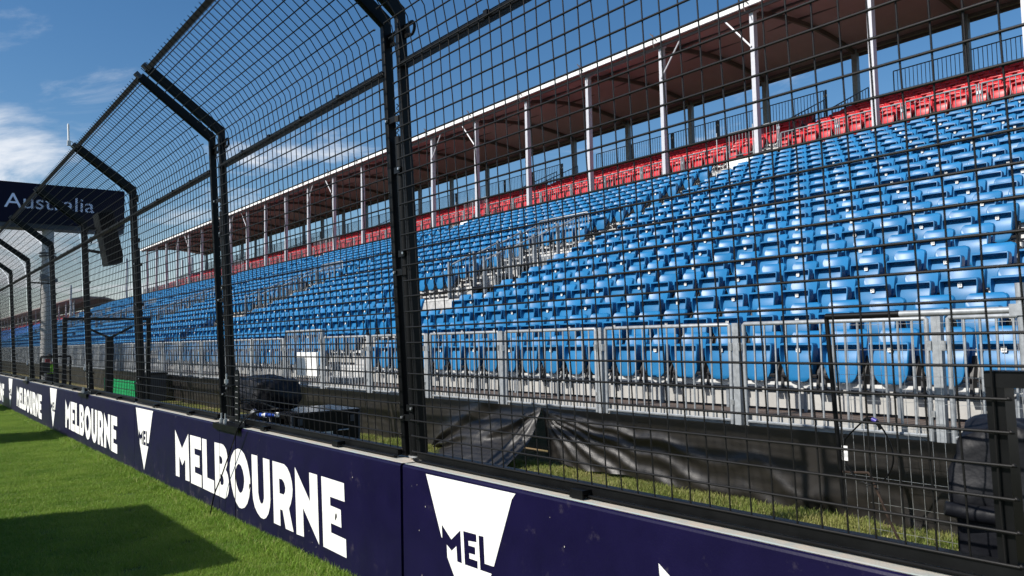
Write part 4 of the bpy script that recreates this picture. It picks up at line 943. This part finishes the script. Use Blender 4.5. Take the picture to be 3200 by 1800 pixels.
# black portal frame, post, green sheet, bin
pf = thing('portal_frame', 'black steel portal frame standing behind the fence', 'frame', (3.62, 24, 0.12))
b = MB(); b.box(-0.05, 0.05, -0.05, 0.05, 0, 2.4); b.build('leg', BLACK, pf); b = MB(); b.box(2.03, 2.13, -0.05, 0.05, 0, 2.4); b.build('leg', BLACK, pf)
b = MB(); b.box(-0.05, 2.13, -0.05, 0.05, 2.40, 2.48); b.tube([(0.0, 0, 2.25), (-0.2, -0.3, 2.22)], 0.02, 6); b.build('top_bar', BLACK, pf)
pp = thing('steel_post', 'thick black post with two braces inside the portal frame', 'post', (4.9, 25, 0.12))
b = MB(); b.box(-0.09, 0.09, -0.09, 0.09, 0, 1.98); b.build('shaft', BLACK, pp)
for s_ in (-1, 1): b = MB(); b.beam((0, 0, 1.93), (s_*0.62, 0.1, 2.25), 0.06, 0.06); b.build('brace', BLACK, pp)
GRN = mat('green_sheet', (0.012, 0.33, 0.11), 0.5, 0, 0.4, var=0.1, vscale=3)
b = MB(); V = []; F = []
for j in range(41):
    y = 28.0+4.6*j/40; dx = 0.03*sin(j*1.9)
    V += [(6.25+dx, y, 0.13), (6.22+dx, y, 0.66+0.01*sin(j)), (6.27+dx, y, 0.66+0.01*sin(j)), (6.30+dx, y, 0.13)]
for j in range(40): F += [(4*j, 4*j+1, 4*j+5, 4*j+4), (4*j+1, 4*j+2, 4*j+6, 4*j+5), (4*j+2, 4*j+3, 4*j+7, 4*j+6)]
b.add(V, F+[(0, 3, 2, 1), (160, 161, 162, 163)]); tag(b.build('green_sheet', GRN, smooth=40), 'low bright green ribbed sheet standing on the grass behind the fence', 'sheet')
bn = thing('wheelie_bin', 'tall dark ribbed bin beside the green sheet', 'bin', (6.35, 26.1, 0.12))
b = MB(); b.prism([(-0.22, 0), (0.22, 0), (0.26, 0.82), (-0.26, 0.82)], 'y', -0.5, 0.5)
for q in range(7): b.box(-0.275, -0.22, -0.45+0.14*q, -0.41+0.14*q, 0.05, 0.80)
b.build('bin_body', DARK, bn); b = MB(); b.box(-0.29, 0.29, -0.53, 0.53, 0.82, 0.87); b.build('lid', BLACK, bn)
# loudspeaker on the fence
sp = thing('loudspeaker', 'tall black loudspeaker hung from a fence post below the gantry sign', 'loudspeaker', (3.21, 16.55, 3.86)); sp.scale = (0.85, 1, 1)
GRL = mat('speaker_grille', (0.0025, 0.0025, 0.003), 0.9, 0, 0.08, bump=0.6, bscale=200)
b = MB(); b.prism([(-0.17, -0.5), (0.12, -0.52), (0.17, -0.40), (0.17, 0.46), (0.13, 0.52), (-0.15, 0.50)], 'y', -0.18, 0.30); me = b.mesh('cabinet', BLACK); fixn(me); cabo = obj('cabinet', me, sp)
b = MB(); b.box(-0.14, 0.145, -0.195, -0.181, -0.47, 0.47); b.build('grille', GRL, sp)
for c in sp.children: c.rotation_euler = (0, radians(-14), 0)
b = MB(); b.beam((-0.35, 0.30, 0.20), (0.0, 0.25, 0.20), 0.05, 0.05); b.beam((-0.35, 0.30, -0.22), (0.1, 0.25, -0.28), 0.05, 0.05); b.box(-0.10, -0.03, 0.28, 0.36, -0.25, 0.05); b.build('arm', BLACK, sp)
b = MB(); b.tube([(-0.02+0.012*cos(k*2), 0.0+0.012*sin(k*2), 0.45+0.0-0.012*k) for k in range(50)], 0.006, 4); b.tube([(-0.15, 0.1, 0.48), (-0.22, 0.2, 0.1), (-0.30, 0.3, -0.1)], 0.012, 6); b.build('safety_chain', BLACK, sp)
# flood lamp on a further post
fl = thing('flood_lamp', 'small grey flood lamp on an arm of a far fence post', 'lamp', (3.0, 24.55, 3.55))
b = MB(); b.beam((-0.1, 0, 0), (0.45, 0, -0.02), 0.04, 0.04); b.build('arm', BLACK, fl); b = MB(); b.prism([(0.1, 0.08), (0.5, 0.02), (0.5, 0.10), (0.12, 0.24)], 'y', -0.15, 0.15); b.build('lamp_head', GALVD, fl)
# white aerial
an = thing('antenna', 'thin white aerial clamped to the tip of a fence overhang', 'antenna', (2.03, 12.85, 4.68))
b = MB(); b.tube([(-0.075, 0.0, 0.08), (-0.085, 0.0, 0.34)], 0.014, 8); b.tube([(-0.085, 0, 0.34), (-0.086, 0, 0.355)], [0.010, 0.003], 8); b.build('rod', WHITE, an, smooth=50)
b = MB(); b.tube([(0.0, 0, 0.0), (-0.03, 0, 0.03), (-0.09, 0, 0.04)], 0.008, 6); b.box(-0.095, -0.05, -0.02, 0.02, 0.03, 0.10); b.tube([(-0.06, 0, 0.09), (-0.03, 0, 0.09), (0.0, 0.0, 0.05)], 0.006, 6); b.build('clamp', ALU, an)
# gantry over the track
ga = thing('gantry', 'grey steel column carrying a dark navy Australia sign across the track', 'gantry', (4.56, 34.2, 0.12))
CON2 = mat('grey_gantry_column', (0.55, 0.54, 0.52), 0.6, 0.1, 0.4, var=0.12, vscale=2)
b = MB(); b.tube([(0, 0, 0), (0, 0, 7.5)], 0.20, 24); b.tube([(0, 0, 0), (0, 0, 0.03)], 0.34, 16); b.build('column', CON2, ga, smooth=50)
b = MB()
for z in (5.1, 5.2): b.tube([(0, 0, z), (0, 0, z+0.05)], 0.29, 8)
b.build('flange', DARK, ga)
b = MB(); b.tube([(-0.22, 0.02, 2.0+0.35*k+0) if k % 2 else (-0.205, -0.06, 2.0+0.35*k) for k in range(9)], 0.012, 5); b.build('shadow_zigzag', DARK, ga)  # thin dark tube stands in for the curved fence shadows on the column
SIGN = mat('dark_navy_sign', (0.0045, 0.0042, 0.018), 0.6, 0, 0.15); TXT = mat('pale_blue_lettering', (0.72, 0.77, 0.92), 0.5)
sb_m = MB(); sb_m.box(-14.0, 2.54, -0.45, 0.45, 6.40-0.12, 7.88-0.12); sb = sb_m.build('sign_board', SIGN, ga)
b = MB(); b.box(-14.0, 2.54, -0.40, 0.40, 6.10, 6.27); b.build('truss_beam', DARK, ga)
me = text_mesh('Australia', 0.74, 0.0); xs = [v.co.x for v in me.vertices]; ys = [v.co.y for v in me.vertices]
A0, A1 = min(xs), max(xs); base = min(v.co.y for v in me.vertices if True); cap = max(ys)
X0_, X1_ = 3.10-4.56, 6.03-4.56; Zb, Zc = 6.93-0.12, 7.46-0.12
me.transform(Matrix.Translation((0, 0, 0)))
for v in me.vertices:
    x = X0_+(v.co.x-A0)/(A1-A0)*(X1_-X0_); z = Zb+(v.co.y-base)/(cap-base)*(Zc-Zb); v.co = Vector((x, -0.454, z))
me.materials.clear(); me.materials.append(TXT)
lt = obj('lettering', me, sb)
# marshal with high visibility vest by a small black frame
HI = mat('hi_vis_vest', (0.35, 0.80, 0.03), 0.6, 0, 0.3); SKIN = mat('skin', (0.42, 0.25, 0.18), 0.55); TRO = mat('dark_trousers', (0.015, 0.017, 0.025), 0.8); HAIR = mat('dark_hair', (0.02, 0.013, 0.01), 0.6)
def skinned(name, verts, edges, radii, mats_, parent, sub=1, matfn=None):
    me = bpy.data.meshes.new(name); me.from_pydata(verts, edges, []); o = bpy.data.objects.new(name, me); COL.objects.link(o)
    md = o.modifiers.new('skin', 'SKIN'); md.use_smooth_shade = True
    for i, r_ in enumerate(radii): me.skin_vertices[0].data[i].radius = (r_, r_)
    me.skin_vertices[0].data[0].use_root = True
    s_ = o.modifiers.new('sub', 'SUBSURF'); s_.levels = sub; s_.render_levels = sub
    dg = bpy.context.evaluated_depsgraph_get(); m2 = bpy.data.meshes.new_from_object(o.evaluated_get(dg)); bpy.data.objects.remove(o); bpy.data.meshes.remove(me)
    m2.materials.clear()
    for m_ in mats_: m2.materials.append(m_)
    if matfn:
        for p_ in m2.polygons: p_.material_index = matfn(p_.center)
    m2.name = name; return obj(name, m2, parent)
pn = thing('person', 'person in a lime high visibility vest bending by a small black frame', 'person', (3.84, 28.0, 0.12), radians(90)); pn.scale = (0.88, 0.88, 0.88)
V = [(0,0,0.86),(0,0,1.05),(0.04,0,1.25),(0.09,0,1.36),(0.13,0,1.44),(0.16,0,1.52),(0.19,0,1.60),(0,0.09,0.84),(0.03,0.11,0.47),(-0.02,0.12,0.08),(0.12,0.12,0.03),(0,-0.09,0.84),(0.06,-0.11,0.47),(0.0,-0.12,0.08),(0.14,-0.12,0.03),
     (0.08,0.17,1.33),(0.16,0.22,1.08),(0.34,0.16,0.96),(0.42,0.13,0.94),(0.08,-0.17,1.33),(0.15,-0.22,1.08),(0.33,-0.16,0.98),(0.41,-0.13,0.96)]
Eg = [(0,1),(1,2),(2,3),(3,4),(4,5),(5,6),(0,7),(7,8),(8,9),(9,10),(0,11),(11,12),(12,13),(13,14),(3,15),(15,16),(16,17),(17,18),(3,19),(19,20),(20,21),(21,22)]
Rd = [.13,.12,.13,.11,.055,.085,.09,.085,.06,.045,.04,.085,.06,.045,.04,.06,.045,.035,.03,.06,.045,.035,.03]
skinned('body', V, Eg, Rd, [SKIN, TRO], pn, 2, lambda c: 1 if c.z < 1.0 or (c.z < 1.36 and c.x < 0.28) else 0)
V2 = [(0,0,0.96),(0,0,1.10),(0.04,0,1.25),(0.08,0,1.35),(0.08,0.16,1.33),(0.13,0.205,1.18),(0.08,-0.16,1.33),(0.13,-0.205,1.18)]
skinned('vest', V2, [(0,1),(1,2),(2,3),(3,4),(4,5),(3,6),(6,7)], [.15,.145,.155,.13,.08,.062,.08,.062], [HI], pn, 1)
bm = bmesh.new(); bmesh.ops.create_uvsphere(bm, u_segments=12, v_segments=8, radius=0.105); bmesh.ops.translate(bm, verts=bm.verts, vec=(0.165, 0, 1.60)); bmesh.ops.delete(bm, geom=[v for v in bm.verts if v.co.z < 1.56 and v.co.x > 0.13], context='VERTS'); me = bpy.data.meshes.new('hair'); bm.to_mesh(me); bm.free(); me.materials.append(HAIR); obj('hair', me, pn)
b = MB(); b.box(0.255, 0.275, -0.012, 0.012, 1.575, 1.60); b.box(0.245, 0.262, -0.045, -0.02, 1.605, 1.617); b.box(0.245, 0.262, 0.02, 0.045, 1.605, 1.617); b.box(0.248, 0.264, -0.025, 0.025, 1.545, 1.553); b.build('face', SKIN, pn)
sf = thing('tubular_stand', 'low black tubular stand with gear in front of the person', 'stand', (3.5, 27.3, 0.12))
b = MB()
for x in (0, 0.78): b.tube([(x, 0, 0), (x, 0, 1.42)], 0.028, 6)
b.tube([(0, 0, 1.42), (0.78, 0, 1.42)], 0.03, 6); b.tube([(0, 0, 0.95), (0.78, 0, 0.95)], 0.02, 6); b.build('tube_frame', BLACK, sf)
b = MB(); b.box(0.05, 0.25, 0.05, 0.3, 0.95, 1.25); b.build('gear_case', BKPL, sf); b = MB(); b.box(0.12, 0.24, -0.01, 0.045, 1.25, 1.36); b.build('gear_cap', RED, sf)
bx = MB(); bx.box(-0.25, 0.25, -0.15, 0.15, 0, 0.22); tag(bx.build('small_case', BLACK, None, (3.75, 20.9, 0.12)), 'small black case on the grass left of the speaker post', 'case')

# ------------------------------------------------------------------ second, farther grandstand
g2 = thing('far_grandstand', 'farther dark roofed grandstand at the left beyond the gantry column', 'grandstand', (11.5, 122, 0.0))
FB = mat('far_blue', (0.006, 0.13, 0.45), 0.4); FR = mat('far_red', (0.5, 0.02, 0.025), 0.4)
b = MB(); L2 = 230
for r in range(1, 26): x, z = 0.81*r, 0.6+0.33*r; b.box(x-0.4, x+0.41, 0 if r < 19 else 40, L2, z-0.2, z)
b.build('terrace', STEP, g2)
for nm, m_, r0_, r1_, ys in (('blue_seats', FB, 1, 19, 0), ('red_seats', FR, 19, 25, 40)):
    b = MB()
    for r in range(r0_, r1_):
        x, z = 0.81*r, 0.6+0.33*r; y = ys
        while y < L2-1:
            if (y+r*0.0) % 16 > 1.6:
                b.box(x+0.02, x+0.10, y, y+0.44, z+0.3, z+0.74); b.add([(x+0.12, y, z+0.5), (x+0.12, y+0.45, z+0.5), (x+0.24, y+0.45, z+0.86), (x+0.24, y, z+0.86)], [(0, 3, 2, 1)])
            y += 0.5 if y < 90 else 1.0
    o = b.build(nm, m_, g2); o['kind'] = 'stuff'
b = MB(); V = []
for y in (38, L2):
    for x, z in ((13.6, 10.6), (16, 11.0), (19, 10.9), (21.5, 10.2), (21.5, 10.0), (19, 10.6), (16, 10.7), (13.6, 10.35)): V.append((x, y, z))
b.add(V, [(i, (i+1) % 8, 8+(i+1) % 8, 8+i) for i in range(8)]+[tuple(range(7, -1, -1)), tuple(range(8, 16))]); b.build('roof', CANV, g2)
y = 40
while y < L2: b = MB(); b.box(14.2, 14.45, y-0.1, y+0.1, 7, 10.4); b.box(21.0, 21.2, y-0.1, y+0.1, 8.5, 10.2); b.build('column', PALE, g2); y += 8
b = MB()
y = 0
while y < L2: b.box(-0.9, -0.82, y-0.05, y+0.05, 0.9, 2.0); y += 2
b.box(-0.88, -0.84, 0, L2, 1.9, 1.97); b.box(-0.88, -0.85, 0, L2, 0.6, 0.95)
y = 0
while y < 120: b.box(-0.87, -0.85, y, y+0.03, 0.95, 1.9); y += 0.2
b.build('front_barrier', GALV, g2)
b = MB(); b.tube([(17.5, 112, 0), (17.5, 112, 9.6)], [0.16, 0.12], 10); tag(b.build('mast', PALE, smooth=50), 'plain pale mast between the two grandstands', 'mast')

# ------------------------------------------------------------------ box trucks added out of view to cast the shadows on the lawn
TRW = mat('truck_white', (0.7, 0.7, 0.7), 0.4); TYR = mat('tyre_rubber', (0.02, 0.02, 0.02), 0.8); GLS = mat('truck_glass', (0.02, 0.025, 0.03), 0.08)
def truck(x1, y0, y1, h, label):
    L = y1-y0; t_ = thing('shadow_truck', label, 'truck', (x1-1.15, y0, 0.0), 0, 'unseen trucks added to cast shadows')
    b = MB(); b.box(-1.15, 1.15, 0, L, 0.75, h); b.build('cargo_box', TRW, t_)
    b = MB(); b.box(-1.0, 1.0, -1.6, L, 0.5, 0.745); b.build('chassis', DARK, t_)
    b = MB(); b.prism([(-1.7, 0.75), (-0.08, 0.75), (-0.08, 1.9), (-1.2, 1.9), (-1.65, 1.4)], 'x', -1.0, 1.0); b.build('cab', TRW, t_)
    b = MB(); b.beam((0, -1.68, 1.42), (0, -1.26, 1.86), 1.7, 0.02, (1, 0, 0)); b.build('windscreen', GLS, t_)
    for x in (-0.9, 0.9):
        for y in (-0.9, L*0.75): b = MB(); b.tube([(x-0.12, y, 0.42), (x+0.12, y, 0.42)], 0.42, 20); b.build('wheel', TYR, t_, smooth=50)
    return t_
truck(-1.38, 7.38, 10.50, 3.05, 'white box truck added beyond the left edge to cast the near lawn shadow')
truck(-0.88, 18.65, 20.5, 3.1, 'white box truck added beyond the left edge to cast the shadow reaching the wall')
truck(-0.6, 27.9, 30.2, 3.1, 'white box truck added beyond the left edge to cast the shadow climbing the far wall')
